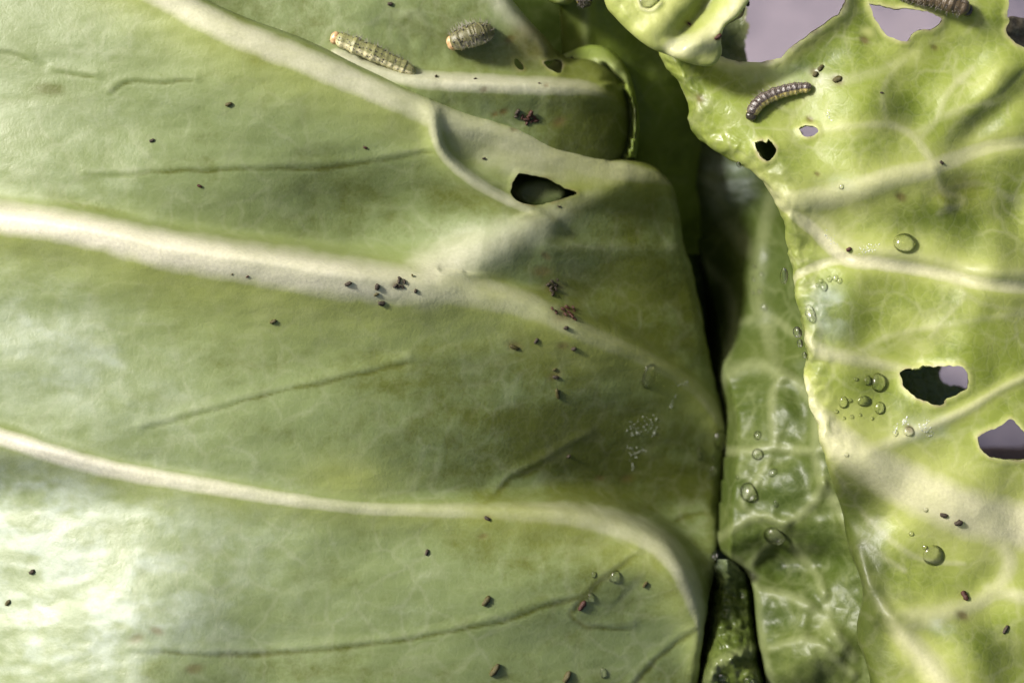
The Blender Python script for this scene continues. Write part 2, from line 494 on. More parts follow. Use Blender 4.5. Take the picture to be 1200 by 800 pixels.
# rib along the upper fold
R1 = [(120, -54), (180, -15), (240, 20), (300, 48), (355, 70), (410, 93), (460, 113), (510, 134), (560, 152), (620, 172), (690, 194), (750, 204), (785, 212)]
A.vein(R1, [24, 24, 24, 23, 22, 21, 21, 24, 27, 26, 22, 16, 8], [14, 14, 14, 13, 12, 11, 10, 9, 8, 8, 8, 6, 3], [.62, .62, .62, .6, .56, .54, .5, .42, .38, .35, .32, .28, .2], up=1.0, dn=1.3, halo=.6, rib=1)
# great middle rib
R2 = [(-110, 226), (0, 254), (60, 263), (120, 274), (200, 294), (300, 309), (400, 325), (470, 333), (520, 336), (570, 345), (630, 362), (690, 392), (760, 422), (815, 455), (850, 500)]
A.vein(R2, [25, 25, 25, 26, 30, 33, 34, 32, 29, 26, 22, 18, 15, 14, 10], [26, 26, 26, 26, 26, 25, 24, 22, 18, 16, 15, 15, 15, 14, 8], [1, 1, 1, .95, .86, .78, .70, .58, .46, .36, .28, .24, .22, .24, .22], up=.6, dn=1.6, halo=.75, rib=2)
step(A, [(-110, 210), (0, 240), (90, 249), (200, 271), (300, 288), (400, 303), (456, 311), (510, 316)], 7, [20, 20, 26, 32, 42, 44, 30, 6])
A.vein([(150, 245), (220, 258), (300, 270), (380, 282), (450, 286), (520, 278), (590, 258)], 32, [0, -10, -20, -26, -26, -18, 0], 0, up=1.9, dn=.5)
A.vein([(560, 322), (620, 330), (680, 352), (750, 388), (810, 425)], 24, [0, -14, -16, -12, 0], 0, up=1.8, dn=.5)
A.vein([(440, 570), (520, 572), (600, 570), (680, 572), (745, 586), (800, 620), (836, 680)], 30, [0, -10, -24, -32, -34, -28, -10], 0, up=2.0, dn=.55)
# the branch that leaves the middle rib upwards to the fork by the hole
A.vein([(505, 325), (540, 303), (590, 282), (640, 258), (690, 232), (730, 215)], [34, 34, 30, 24, 18, 10], [6, 8, 9, 8, 5, 2], [.6, .5, .42, .34, .2, .06], up=1.0, dn=.9, rib=None)
A.vein([(508, 128), (510, 150), (520, 180), (550, 208), (590, 232), (625, 248), (650, 262)], [13, 11, 10, 10, 10, 9, 7], [6, 10, 13, 14, 13, 10, 5], [.42, .42, .4, .38, .36, .32, .2], up=.8, dn=1.2, halo=.3, rib=3)
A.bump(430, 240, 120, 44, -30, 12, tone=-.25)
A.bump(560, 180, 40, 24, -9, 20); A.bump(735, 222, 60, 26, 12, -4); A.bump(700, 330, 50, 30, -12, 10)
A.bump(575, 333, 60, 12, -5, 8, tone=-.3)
A.vein([(520, 150), (580, 172), (640, 190), (720, 205)], [22, 34, 34, 20], 0, [.2, .3, .3, .2])
A.vein([(640, 290), (700, 288), (770, 290), (830, 292)], 10, 2, .12)
# lower rib, running out into the lip of the lower fold
R3 = [(-110, 482), (0, 512), (60, 531), (120, 548), (200, 562), (320, 582), (420, 595), (520, 598), (600, 599), (670, 603), (730, 615), (775, 637), (800, 668), (815, 705), (824, 740), (822, 780)]
A.vein(R3, [14, 14, 14, 14, 13, 11, 10, 13, 19, 23, 25, 24, 21, 17, 12, 8], [18, 18, 18, 16, 13, 10, 9, 14, 24, 34, 42, 44, 40, 30, 18, 6], [1, 1, .98, .9, .74, .55, .34, .22, .22, .26, .32, .38, .42, .36, .25, .15], up=.85, dn=2.0, halo=.45, rib=4)
step(A, [(420, 585), (520, 588), (600, 586), (680, 590), (740, 600), (790, 630), (822, 680), (838, 740)], 12, [0, 6, 14, 20, 22, 22, 18, 6])
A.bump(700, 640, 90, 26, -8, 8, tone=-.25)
A.bump(640, 690, 130, 50, 12, -12)
A.bump(150, 400, 170, 60, -14, 14)
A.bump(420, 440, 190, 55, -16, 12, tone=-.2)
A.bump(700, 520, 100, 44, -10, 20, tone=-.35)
A.bump(250, 170, 200, 50, -10, 10)
A.bump(60, 105, 22, 10, 0, 8, tone=-.8); A.bump(85, 238, 26, 7, -2, 12, tone=-.7); A.bump(130, 247, 30, 6, -2, 10, tone=-.6)
A.bump(410, 560, 60, 26, 0, 0, halo=.55)
A.bump(50, 690, 190, 120, 0, 5, wax=.45, wet=.0); A.bump(20, 600, 110, 60, 3, 0, wax=.5); A.bump(95, 730, 100, 40, 3, -10, wax=.5)  # mottled white put into the colour for the glare down here
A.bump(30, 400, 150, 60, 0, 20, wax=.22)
# fine sunken veinlets
for pts, w, h in ([[(100, 207), (150, 206), (200, 201), (260, 200), (330, 199), (400, 196), (460, 187), (508, 177)], 2.4, -1.2],
                  [[(165, 503), (240, 483), (300, 466), (380, 449), (455, 431), (480, 424)], 2.4, -1.1],
                  [[(150, 764), (220, 766), (300, 767), (400, 761), (480, 749), (560, 735), (640, 712), (685, 697), (720, 668), (748, 650)], 2.8, -1.5],
                  [[(735, 812), (762, 780), (790, 755), (818, 737)], 3.0, -2.2],
                  [[(570, 588), (600, 563), (640, 540), (692, 512)], 3.4, -1.0],
                  [[(-20, 60), (20, 66), (36, 72)], 2.2, -1.6], [[(62, 84), (90, 88), (112, 92)], 2.2, -1.6], [[(126, 112), (150, 98), (190, 97), (228, 95)], 2.2, -1.6],
                  [[(790, 612), (810, 604), (832, 600)], 2.4, -2.0], [[(690, 700), (670, 720), (690, 735), (740, 738)], 2.6, -1.6]):
    pts = [(a_ + random.uniform(-1.5, 1.5), b_ + random.uniform(-1.6, 1.6)) for a_, b_ in spline(pts, 3)[0]]
    A.vein(pts, [w * .3] + [w * random.uniform(.65, 1.3) for _ in pts[2:]] + [w * .3], h * .75, 0, tone=-.42)
    A.vein([(x, y - 6) for x, y in pts[::3]], 6, 1.3, .10)
for pts in ([(455, 431), (520, 437), (580, 432)], [(0, 335), (60, 365), (120, 400), (150, 410)], [(60, 440), (110, 448), (150, 470)], [(420, 200), (440, 225), (470, 255)],
            [(245, 600), (250, 640), (248, 690)], [(20, 560), (30, 600), (60, 640)], [(450, 600), (440, 660), (380, 700)], [(690, 700), (640, 760), (630, 810)], [(350, 590), (300, 640), (310, 720)],
            [(640, 258), (650, 320), (640, 380), (660, 440)], [(20, 120), (80, 118), (140, 104)], [(310, 108), (270, 150), (180, 170)]):
    A.vein(pts, 7, .3, .07)
# brown marks on the blade
for x, y, r in ((160, 748, 8), (184, 739, 7), (228, 783, 9), (606, 140, 6), (603, 150, 5), (571, 606, 4), (735, 560, 7), (703, 560, 5), (635, 318, 10), (640, 300, 6), (660, 405, 6), (603, 405, 8), (566, 628, 5), (648, 336, 10), (663, 367, 13), (468, 332, 8), (650, 440, 7)):
    A.bump(x, y, r, r * .55, -.6, random.uniform(-30, 60), stain=.55)
outA = [(40, -120), (120, -78), (180, -42), (236, -4), (287, 20), (355, 45), (420, 76), (488, 106), (540, 128), (596, 143), (622, 150), (660, 168), (710, 184), (747, 188), (770, 197), (786, 214), (795, 245), (802, 285), (816, 335), (824, 375), (834, 430), (850, 495), (848, 540), (842, 600), (838, 660), (828, 720), (820, 780), (812, 860), (808, 940)]
rA = [20] * 12 + [16, 12, 9, 8, 9, 10, 12, 12, 12, 12, 11, 11, 11, 11, 11, 11, 11]
A.outline(outA, +1, rA, 210)
A.Z -= A.Zroll
A.hole([(608, 203), (601, 214), (599, 225), (604, 234), (618, 239), (634, 240), (655, 234), (677, 226), (660, 219), (644, 210), (628, 206)], rim=5, lift=2, rimtone=.5)
A.Z = blur(A.Z, 1)
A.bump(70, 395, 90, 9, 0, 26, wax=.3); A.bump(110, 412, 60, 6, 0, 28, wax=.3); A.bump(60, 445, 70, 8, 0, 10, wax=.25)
ea_ = np.exp(-(np.maximum(A.d, 0) / 16) ** 2) * (U > 560)
A.dU += 2.2 * fbm(U, V, 26, 97, 3) * ea_; A.dV += 1.4 * fbm(U, V, 22, 98, 3) * ea_
A.labels = {1: 'pale rib along the upper fold of the left leaf', 2: 'thick white middle rib of the left leaf', 3: 'short rib that branches down to the chewed hole', 4: 'white lower rib of the left leaf'}

# ------------------------------------------------------------------ 2. upper left leaf behind the fold
B = Leaf(150, 900, -110, 330, 2.6)
U, V = B.U, B.V
B.Z += -52 - .00055 * np.maximum(U - 380, 0) ** 2 - .0016 * np.maximum(U - 600, 0) ** 2 - .0012 * np.maximum(V - 110, 0) ** 2
B.Z += 8 * fbm(U, V, 150, 31, 3, 1.6) + 1.2 * fbm(U, V, 30, 35, 3)
B.tone += .35 * fbm(U, V, 90, 41, 4) - .2 - .5 * sm(U, 560, 720)
B.vein([(395, 66), (440, 80), (480, 91), (530, 96), (600, 99), (650, 101), (692, 104), (722, 116)], [10, 11, 12, 12, 12, 12, 10, 6], [6, 9, 12, 13, 13, 12, 10, 6], [.5, .5, .55, .55, .5, .45, .3, .1], up=.5, dn=2.2, halo=.2, rib=1)
step(B, [(440, 74), (480, 84), (530, 88), (600, 90), (650, 92), (700, 96)], 7, [0, 8, 12, 14, 14, 10])
B.bump(560, 62, 60, 22, -8, 10)
B.bump(470, 40, 40, 16, -5, 20); B.vein([(470, 22), (485, 12), (500, 28), (520, 38)], 6, 1.2, .12)
B.vein([(440, 30), (470, 36), (480, 50)], 6, -1, .08)
B.vein([(540, -60), (575, -20), (600, 12), (625, 38), (640, 60)], [26, 24, 20, 15, 8], [20, 20, 16, 10, 5], [.3, .35, .35, .2, .1], up=1, dn=1.4, rib=None)
B.bump(622, 48, 26, 20, 4, 30, stain=.4); B.bump(640, 60, 12, 10, 2, 0, stain=.35)
B.bump(700, 150, 60, 50, 10, 40); B.bump(668, 60, 16, 12, -16, 0); B.bump(712, 88, 24, 20, 12, 40, halo=.2)
for x, y, r in ((598, 46, 6), (590, 131, 5), (580, 134, 4), (655, 143, 7), (567, 105, 4), (640, 100, 3)):
    B.bump(x, y, r, r * .6, -.6, -30, stain=.6, tone=-.5)
outB = [(520, -180), (560, -70), (583, -20), (600, 0), (622, 26), (645, 50), (656, 66), (690, 70), (716, 82), (734, 106), (741, 140), (736, 175), (720, 215), (700, 260), (680, 340)]
B.outline(outB, +1, [18, 18, 16, 14, 12, 10, 9, 14, 20, 24, 26, 26, 24, 20, 20], 130)
B.Z -= B.Zroll
B.hole([(602, 70), (606, 69), (612, 75), (614, 81), (609, 82), (604, 77)], rim=4, lift=1, rimtone=.4)
B.hole([(636, 73), (645, 71), (658, 70), (659, 84), (651, 85), (643, 80)], rim=4, lift=2, rimtone=.7)
C_, T_ = spline(outA, 8)
d_, sd_, t_ = curve_dist(U, V, C_, T_)
ins_ = d_ * sd_
B.Z -= 60 * sm(ins_, 10, 70)
B.F = np.minimum(B.F, 90 - ins_)
B.labels = {1: 'pale level rib of the upper leaf'}

# ------------------------------------------------------------------ 3. right leaf
D = Leaf(650, 1212, -40, 815, 2.3)
U, V = D.U, D.V; D.soften = (1.35, .35, .75)
D.Z += 6 + 27 * fbm(U, V, 170, 51, 2) + 6 * fbm(U, V, 75, 55, 1) + .5 * fbm(U, V, 20, 58, 2)
D.Z += -.0011 * np.maximum(1010 - U, 0) ** 2 - .0004 * np.maximum(U - 1090, 0) ** 2
D.Z += -.0060 * np.maximum((1048 + (V - 560) * .16) - U, 0) ** 2 * sm(V, 500, 620)
D.tone += .6 * fbm(U, V, 80, 61, 3) - .10
D.halo = np.maximum(D.halo, .55 * np.clip(fbm(U, V, 95, 64, 3) + .1, 0, 1))
# veins
D.vein([(885, 226), (930, 250), (960, 275), (992, 303), (1030, 308), (1070, 314), (1110, 322), (1160, 333), (1300, 342)], [7, 8, 9, 9, 9, 9, 9, 9, 9], -5, [.3, .5, .7, .8, .75, .7, .6, .5, .5], up=1.1, dn=1.1, halo=.5, rib=1)
D.vein([(885, 236), (930, 258), (960, 284), (992, 312), (1030, 318), (1070, 325), (1110, 333), (1160, 344), (1300, 353)], 14, 4, 0)
D.vein([(885, 212), (930, 238), (965, 262), (1000, 290), (1070, 300), (1110, 310), (1160, 320), (1300, 330)], 14, 5, .22, halo=.5)
D.vein([(992, 303), (965, 309), (935, 322), (920, 332)], 6, -3, [.6, .5, .4, .3], halo=.3, rib=2)
D.vein([(875, 215), (905, 232), (950, 234), (1000, 223), (1050, 208), (1090, 198), (1130, 182), (1180, 169), (1300, 160)], [9, 12, 16, 17, 15, 12, 10, 9, 9], [2, 5, 9, 10, 8, 3, -3, -3, -3], [.25, .38, .45, .45, .42, .5, .42, .35, .3], halo=.55, rib=3)
D.vein([(1095, 196), (1085, 178), (1068, 158), (1040, 146), (1000, 148), (955, 153)], 5, 2, [.5, .5, .45, .42, .35, .2], halo=.35)
D.vein([(1075, 165), (1098, 140), (1110, 110), (1140, 80)], 5, 1.5, .35)
D.vein([(1040, 146), (1034, 115), (1042, 90), (1060, 70)], 5, 1.5, .3)
D.vein([(960, 95), (1000, 92), (1040, 78), (1070, 60)], [8, 8, 7, 5], -3, [.4, .35, .3, .2])
D.vein([(938, 450), (950, 478), (968, 503), (1000, 532), (1050, 562), (1105, 588), (1160, 608), (1300, 636)], [10, 14, 20, 26, 30, 31, 30, 30], [5, 9, 13, 15, 14, 12, 12, 12], [.4, .55, .65, .7, .72, .74, .76, .76], halo=.7, rib=4)
D.vein([(1150, 600), (1176, 635), (1182, 665), (1165, 692), (1130, 712), (1080, 720), (1030, 722)], [14, 11, 10, 10, 12, 14, 12], [3, 2, 1, 1, 4, 6, 4], [.6, .5, .45, .4, .42, .36, .2], halo=.5)
D.vein([(1160, 690), (1200, 700), (1300, 730)], 10, 3, .4, halo=.4)
D.vein([(943, 395), (965, 412), (1000, 420), (1040, 428), (1090, 436)], [8, 9, 10, 8, 5], 4, [.5, .5, .45, .35, .2], halo=.4)
D.vein([(1000, 418), (1040, 395), (1100, 382), (1200, 366)], 5, 2, .28)
D.vein([(1110, 325), (1130, 345), (1105, 375), (1090, 395)], 4, 1.5, .28)
D.vein([(1130, 345), (1170, 360), (1300, 372)], 4, 1.5, .25)
D.vein([(1020, 528), (1060, 512), (1095, 498), (1140, 476), (1180, 452), (1300, 400)], [10, 9, 7, 6, 5, 5], 3, [.4, .45, .5, .45, .35, .3], halo=.5)
D.vein([(975, 545), (1000, 585), (1035, 625), (1080, 655), (1130, 660)], [4, 5, 5, 4, 3], 2, .38)
D.vein([(985, 600), (1020, 640), (1060, 668)], 4, 2, .36)
D.vein([(1005, 640), (1020, 690), (1050, 735), (1090, 780), (1130, 840)], [7, 9, 12, 15, 18], [4, 5, 7, 8, 8], [.4, .45, .55, .65, .7], halo=.7)
D.vein([(1050, 735), (1090, 728), (1120, 718)], 7, 3, .4, halo=.4)
D.vein([(1095, 198), (1105, 222), (1130, 235), (1100, 250)], 5, 3, .3)
D.vein([(1105, 222), (1150, 215), (1190, 235)], 5, 3, .25)
D.vein([(1068, 158), (1120, 130), (1160, 120)], 5, 2, .3)
# swellings and hollows
D.bump(960, 205, 60, 18, 8, -8); D.bump(900, 190, 50, 30, 10, 30)
D.bump(1075, 140, 46, 34, -6, 0, tone=-.3); D.bump(1020, 125, 44, 22, 5, 0)
D.bump(1165, 98, 22, 34, 16, 30, halo=.45); D.bump(1200, 75, 40, 20, 10, 0)
D.bump(1150, 145, 46, 15, -10, -38, tone=-.45)  # tone darkens this valley too, painting in its shadow
D.vein([(1155, 121), (1170, 112), (1185, 100), (1200, 84)], 3, -4, .2, tone=-.4)
D.bump(1125, 225, 30, 18, -9, -10, stain=.25); D.bump(1108, 238, 12, 10, 7)
D.bump(1190, 250, 20, 44, -9, 8, tone=-.45); D.bump(1165, 300, 26, 34, 10, 20, halo=.35)
D.bump(1060, 262, 80, 22, -7, 10, tone=-.4)
D.bump(985, 360, 40, 46, 7, 0); D.bump(1080, 360, 60, 26, 5, 10, tone=-.2); D.bump(1000, 440, 30, 24, 6, 0, tone=-.35)
D.bump(968, 350, 18, 30, 0, 0, tone=-.4)
D.bump(1150, 400, 50, 36, 6); D.bump(1060, 640, 70, 40, 9, 20); D.bump(1140, 650, 30, 30, 8)
D.bump(1140, 760, 60, 40, 10, 10, tone=-.2); D.bump(1030, 590, 40, 20, -6, 40, tone=-.3)
D.bump(975, 640, 40, 60, -14, 20, tone=-.6); D.tone -= .5 * sm(D.U, 1060, 1000) * sm(D.V, 520, 620)  # darker tone beside the cleft, shade painted in
D.bump(955, 55, 40, 30, -8, 0, tone=-.45); D.bump(1000, 45, 26, 30, 5)
D.bump(915, 95, 50, 8, -6, -20)
D.bump(985, 215, 16, 9, 0, 0, wax=.5, wet=1); D.bump(972, 360, 20, 34, 0, -10, wax=.5, wet=.8); D.bump(1085, 500, 22, 14, 0, 0, wax=.5); D.bump(1105, 735, 14, 8, 2, 20, wax=.6, wet=1)  # pale glare spots painted in, beside one patch of white residue
D.bump(930, 88, 40, 14, 0, 0, wax=.2, wet=.7); D.bump(850, 150, 30, 40, 0, 0, wet=.7)
D.bump(1018, 38, 9, 6, 1.5, 20, stain=.0, halo=.8)
for x, y, r in ((818, 116, 6), (1056, 231, 6), (982, 94, 6), (955, 85, 5), (1013, 47, 5), (949, 140, 4), (1128, 721, 6), (1066, 502, 5), (958, 204, 3), (1095, 56, 4)):
    D.bump(x, y, r, r * .7, -1, 30, stain=.65, tone=-.6)
outD = [(742, -100), (752, -20), (764, 40), (780, 76), (795, 97), (806, 118), (808, 142), (819, 162), (836, 176), (862, 190), (886, 206), (906, 230), (918, 262), (925, 300), (932, 340), (940, 384), (944, 418), (943, 440), (948, 466), (955, 490), (962, 520), (972, 556), (986, 596), (994, 640), (1011, 690), (1004, 742), (1020, 800), (1030, 920)]
rD = [20, 20, 18, 16, 16, 16, 14, 14, 14, 14, 14, 14, 14, 14, 14, 14, 16, 14, 12, 10, 10, 9, 9, 9, 9, 9, 9, 9]
D.outline(outD, -1, rD, 120)
D.Z -= D.Zroll
ed_ = np.exp(-(np.maximum(D.d - 6, 0) / 24) ** 2) * (1 - .8 * sm(V, 500, 570))
D.Z += (3.2 * fbm(U, V, 13, 77, 3) + 5 * fbm(U, V, 34, 78, 2)) * ed_
D.dU += 4.5 * fbm(U, V, 24, 79, 3) * ed_; D.dV += 2.5 * fbm(U, V, 24, 80, 3) * ed_
D.tone -= .45 * ed_ * (V > 90)        # crinkled rim
D.halo = np.maximum(D.halo, .16 * np.exp(-((D.d - 6) / 12) ** 2) * (V < 560))
D.hole([(886, -8), (872, 4), (870, 16), (860, 24), (847, 31), (843, 46), (840, 59), (848, 68), (862, 71), (878, 73), (900, 71), (916, 67), (928, 55), (950, 40), (969, 27), (983, 17), (989, 8), (992, -8), (994, -50), (890, -50)], rim=11, lift=7, jag=.8, rimtone=1.7)
D.hole([(1018, 4), (1030, 6), (1046, 10), (1066, 10), (1086, 14), (1104, 22), (1101, 29), (1092, 35), (1080, 35), (1070, 39), (1065, 48), (1056, 48), (1042, 43), (1032, 33), (1024, 20)], rim=6, lift=3)
D.hole([(883, 167), (892, 164), (898, 166), (900, 163), (909, 172), (907, 182), (902, 189), (890, 182)], rim=4, lift=1.5, jag=.8)
D.hole([(936, 151), (945, 147), (956, 149), (958, 155), (950, 160), (940, 159)], rim=5, lift=2.5)
D.hole([(1054, 436), (1066, 431), (1077, 431), (1081, 427), (1085, 429), (1100, 429), (1116, 428), (1130, 432), (1136, 444), (1132, 456), (1120, 463), (1110, 467), (1104, 474), (1092, 473), (1076, 467), (1064, 458), (1057, 448)], rim=5, lift=2, jag=.9)
D.hole([(1146, 512), (1158, 504), (1172, 499), (1184, 491), (1192, 496), (1200, 506), (1216, 520), (1214, 536), (1195, 539), (1172, 538), (1158, 534), (1149, 526)], rim=5, lift=2)
D.hole([(1181, -60), (1182, 0), (1180, 20), (1183, 24), (1180, 40), (1190, 50), (1202, 57), (1240, 66), (1330, 90), (1330, -100)], rim=5, lift=2, jag=1.0)
D.Z = blur(D.Z, 1)
D.labels = {1: 'greyish sunken vein across the right leaf', 2: None, 3: 'broad pale vein below the small chewed holes', 4: 'wide cream rib across the right leaf'}

D.deep = np.maximum(D.deep, sm(D.d + 26 * fbm(U, V, 40, 66, 3), 66, 4) * sm(V, 520, 600))  # dark inner green towards the crease, with cleft shade painted in
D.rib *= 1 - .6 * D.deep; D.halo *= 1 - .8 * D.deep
# flap folded over at the top of the right leaf
E = Leaf(660, 930, -110, 160, 1.8)
U, V = E.U, E.V
E.Z += 40 + 5 * fbm(U, V, 60, 71, 3) + 1.0 * fbm(U, V, 18, 73, 2)
E.tone += .3 * fbm(U, V, 50, 74, 3) + .45
E.halo = np.maximum(E.halo, .30 + .3 * fbm(U, V, 45, 75, 3))
E.Z += -.0016 * np.maximum(760 - U, 0) ** 2
E.bump(815, 20, 70, 10, -16, -52, tone=-1.0); E.bump(775, 20, 60, 16, 8, -50, halo=.7)
E.vein([(790, 58), (815, 52), (850, 30), (885, -20)], [14, 15, 16, 16], [10, 12, 10, 8], [.5, .5, .45, .4], halo=.6, rib=1)
E.bump(800, 52, 12, 8, 0, 0, wax=.5, wet=1)
E.vein([(748, 0), (752, 10), (764, 12), (774, 4)], 3, 3, .3, halo=.5)
E.bump(845, 60, 14, 14, -4, 0)
E.bump(807, 28, 4, 2.5, -1, 30, stain=.8); E.bump(842, 45, 4, 2.4, -1, -20, stain=.9)
outE = [(690, -180), (702, -60), (708, 0), (722, 22), (746, 45), (765, 58), (781, 64), (792, 69), (810, 75), (826, 78), (838, 75), (846, 62), (845, 46), (850, 30), (864, 20), (872, 10), (884, -10), (905, -60), (920, -140)]
E.outline(outE, -1, [18, 18, 18, 16, 14, 11, 9, 8, 8, 7, 6, 6, 5, 4, 4, 4, 4, 4, 4], 34, thmax=150)
E.Z -= E.Zroll
E.labels = {1: 'shiny white rolled rib of the folded flap'}

# ------------------------------------------------------------------ 4. leaf inside the cleft
G = Leaf(660, 1120, -60, 900, 2.4)
U, V = G.U, G.V
low = sm(V, 380, 520)
crease = [(800, -60), (830, 60), (850, 130), (880, 200), (905, 232), (925, 300), (942, 400), (948, 460), (962, 520), (976, 560), (998, 630), (1010, 700), (1018, 790), (1030, 920)]
C_, T_ = spline(crease, 8)
d_, sd_, t_ = curve_dist(U, V, C_, T_)
cd = d_ * sd_                       # > 0 to the left of the crease line
top_ = pint(t_, [-300, -280, -240, -215, -225, -225, -175, -118, -75, -58, -62, -70, -80, -90])
slp = pint(t_, [1.2, 1.2, 1.5, 1.9, 1.7, 1.5, 1.2, 1.05, 1.1, 1.1, 1.0, .9, .9, .9])
G.Z += top_ - slp * 150 * (1 - np.exp(-np.maximum(cd, -40) / 150)) * (1 - .25 * low)
G.Z += 12 * fbm(U, V, 80, 81, 2) + 4 * fbm(U, V, 30, 83, 2) * (.4 + low) + 1.1 * fbm(U, V, 14, 84, 3) * sm(V, 500, 640)
G.tone += .5 * fbm(U, V, 60, 86, 4) + .25 * low - .3 * sm(V, 260, 180)
for pts, w, h, p in ([[(820, 522), (850, 528), (880, 527), (905, 523), (940, 528), (975, 522)], 5, 6, .55], [[(908, 522), (904, 490), (906, 460), (918, 440), (935, 448), (950, 470)], 5, 6, .5],
                     [[(918, 440), (895, 428), (865, 432), (840, 446)], 8, 9, .5], [[(815, 650), (840, 632), (865, 615), (890, 604), (920, 612), (950, 592), (965, 566)], 5, 7, .5],
                     [[(900, 540), (880, 575), (870, 590), (890, 604)], 4, 4, .35], [[(965, 566), (955, 530), (958, 490), (950, 450)], 6, 6, .5],
                     [[(965, 566), (985, 600), (1005, 640), (1030, 680)], 5, 7, .5], [[(920, 612), (900, 640), (880, 660)], 5, 5, .4],
                     [[(800, 290), (830, 315), (852, 340), (858, 380), (850, 420), (842, 460)], 6, 4, .45], [[(905, 230), (890, 290), (885, 340), (900, 390), (910, 440)], 8, 6, .4],
                     [[(858, 380), (900, 372), (930, 390)], 5, 3, .35], [[(830, 210), (850, 260), (885, 300)], 9, 5, .4], [[(818, 100), (810, 160), (796, 215), (785, 270)], 6, 5, .5], [[(772, 130), (790, 190), (800, 260)], 5, 4, .3],
                     [[(890, 690), (930, 700), (960, 720), (1000, 770)], 6, 6, .4], [[(930, 640), (960, 680), (975, 740)], 5, 5, .35], [[(900, 760), (950, 750), (1000, 790)], 5, 5, .4]):
    G.vein(pts, w * 1.3, h * .6, p, halo=.25)
G.bump(895, 415, 50, 26, 20, 0, halo=.35); G.bump(895, 475, 40, 30, 14); G.bump(880, 560, 34, 26, 9); G.bump(925, 570, 30, 20, 8)
G.bump(925, 660, 56, 24, -46, -6, tone=-.8); G.bump(940, 770, 70, 40, 40, 0, tone=.3); G.bump(880, 340, 24, 40, 12, wet=.8)  # dark tone in the first hollow paints its shadow
G.bump(858, 212, 30, 30, 10, wax=.35); G.bump(832, 370, 26, 60, -30, tone=-.5)  # pale patch painted where the cleft wall is lit, dark tone for shade
G.wet = np.maximum(G.wet, .22)
outG = [(745, -160), (748, -40), (752, 60), (764, 150), (782, 240), (800, 320), (802, 400), (820, 470), (826, 540), (826, 600), (830, 632), (850, 650), (872, 668), (882, 690), (885, 720), (889, 755), (896, 790), (905, 850), (920, 960)]
G.outline(outG, -1, [10] * 19, 60, thmax=95)
G.Z -= G.Zroll
G.F = np.minimum(G.F, cd + 52)
G.F = np.minimum(G.F, np.maximum(np.maximum(836 - U, V - 95 - .5 * (U - 836)), -50))
G.rib = np.maximum(G.rib, .45 * np.exp(-((G.d - 4) / 7) ** 2) * sm(V, 620, 680))

# ------------------------------------------------------------------ 5. crumpled leaf at the bottom of the cleft
H = Leaf(740, 960, 580, 900, 2.0)
U, V = H.U, H.V
H.Z += -138 + 22 * fbm(U, V, 46, 101, 4, gain=.6) + 7 * np.abs(fbm(U, V, 16, 103, 2)) - .3 * (U - 850)
H.bump(855, 775, 42, 28, 44, -20, halo=.3); H.bump(885, 800, 20, 18, 34); H.bump(850, 650, 24, 22, 46, 30, wax=.3)
H.vein([(828, 800), (842, 778), (862, 766), (890, 760)], 8, 8, .4)
H.F = np.minimum(H.F, V - 655 + .25 * np.maximum(U - 870, 0))
H.tone += .6 * fbm(U, V, 40, 105, 4) + .35
H.wet = np.maximum(H.wet, 1)

# ------------------------------------------------------------------ 6. heart leaves standing in the dark cleft
def heart(x0, x1, y0, y1, fz, veins, out, inside, r, ext=120, cutx=None):
    L = Leaf(x0, x1, y0, y1, 3.0)
    L.Z += fz(L.U, L.V) + 6 * fbm(L.U, L.V, 60, int(x0), 3)
    L.tone += .5 * fbm(L.U, L.V, 70, int(x0) + 3, 4)
    for pts, w, h, p in veins: L.vein(pts, w, h, p, halo=.3)
    L.outline(out, inside, [r] * len(out), ext, thmax=95)
    L.Z -= L.Zroll
    if cutx: L.F = np.minimum(L.F, cutx - L.U + 8 * vnoise(L.U, L.V, 40, 9))
    return L
K1 = heart(620, 850, -140, 460, lambda U, V: -290 - .25 * (U - 760) - .0006 * (U - 740) ** 2 - .25 * (V - 60), [[[(700, -40), (712, 40), (735, 110), (757, 160), (768, 220)], 7, 7, .45], [[(735, 110), (760, 60), (775, 20)], 6, 4, .3]],
           [(690, -200), (692, -40), (698, 30), (716, 90), (742, 140), (760, 200), (765, 300), (760, 400)], -1, 12, cutx=838)
K2 = heart(540, 860, -140, 300, lambda U, V: -150 - .0030 * (U - 690) ** 2 - .5 * (V + 10), [[[(690, -60), (686, 20), (690, 90)], 8, 6, .4]],
           [(655, -160), (655, -20), (658, 60), (662, 160), (668, 260)], -1, 10)
K4 = heart(560, 760, -140, 80, lambda U, V: -95 - .0012 * np.maximum(U - 640, 0) ** 2, [[[(640, -90), (650, -40), (658, 0)], 10, 8, .35]],
           [(590, -90), (628, -14), (644, 2), (660, 6), (674, 0), (690, -30), (705, -90)], -1, 8, ext=60)
K5 = heart(560, 820, 10, 330, lambda U, V: -140 - .0022 * np.maximum(U - 690, 0) ** 2 - .0011 * np.maximum(V - 110, 0) ** 2, [[[(640, 100), (680, 78), (712, 74), (736, 92)], 8, 7, .35], [[(690, 150), (715, 110), (720, 80)], 6, 5, .3]],
           [(590, 110), (640, 78), (664, 62), (690, 53), (712, 57), (732, 76), (744, 108), (749, 150), (742, 200), (720, 260), (700, 340)], +1, 9, ext=110)
K5.bump(705, 104, 18, 14, -16, 30, tone=-.5)
# pit floor of the head, under everything
P = Leaf(420, 1180, -160, 960, 6.0)
P.Z += -420 + 14 * fbm(P.U, P.V, 90, 111, 3)
P.tone += .5 * fbm(P.U, P.V, 70, 113, 4)
P.F = np.minimum(P.F, 850 + .12 * (P.V - 60) - P.U + 10 * vnoise(P.U, P.V, 60, 3))

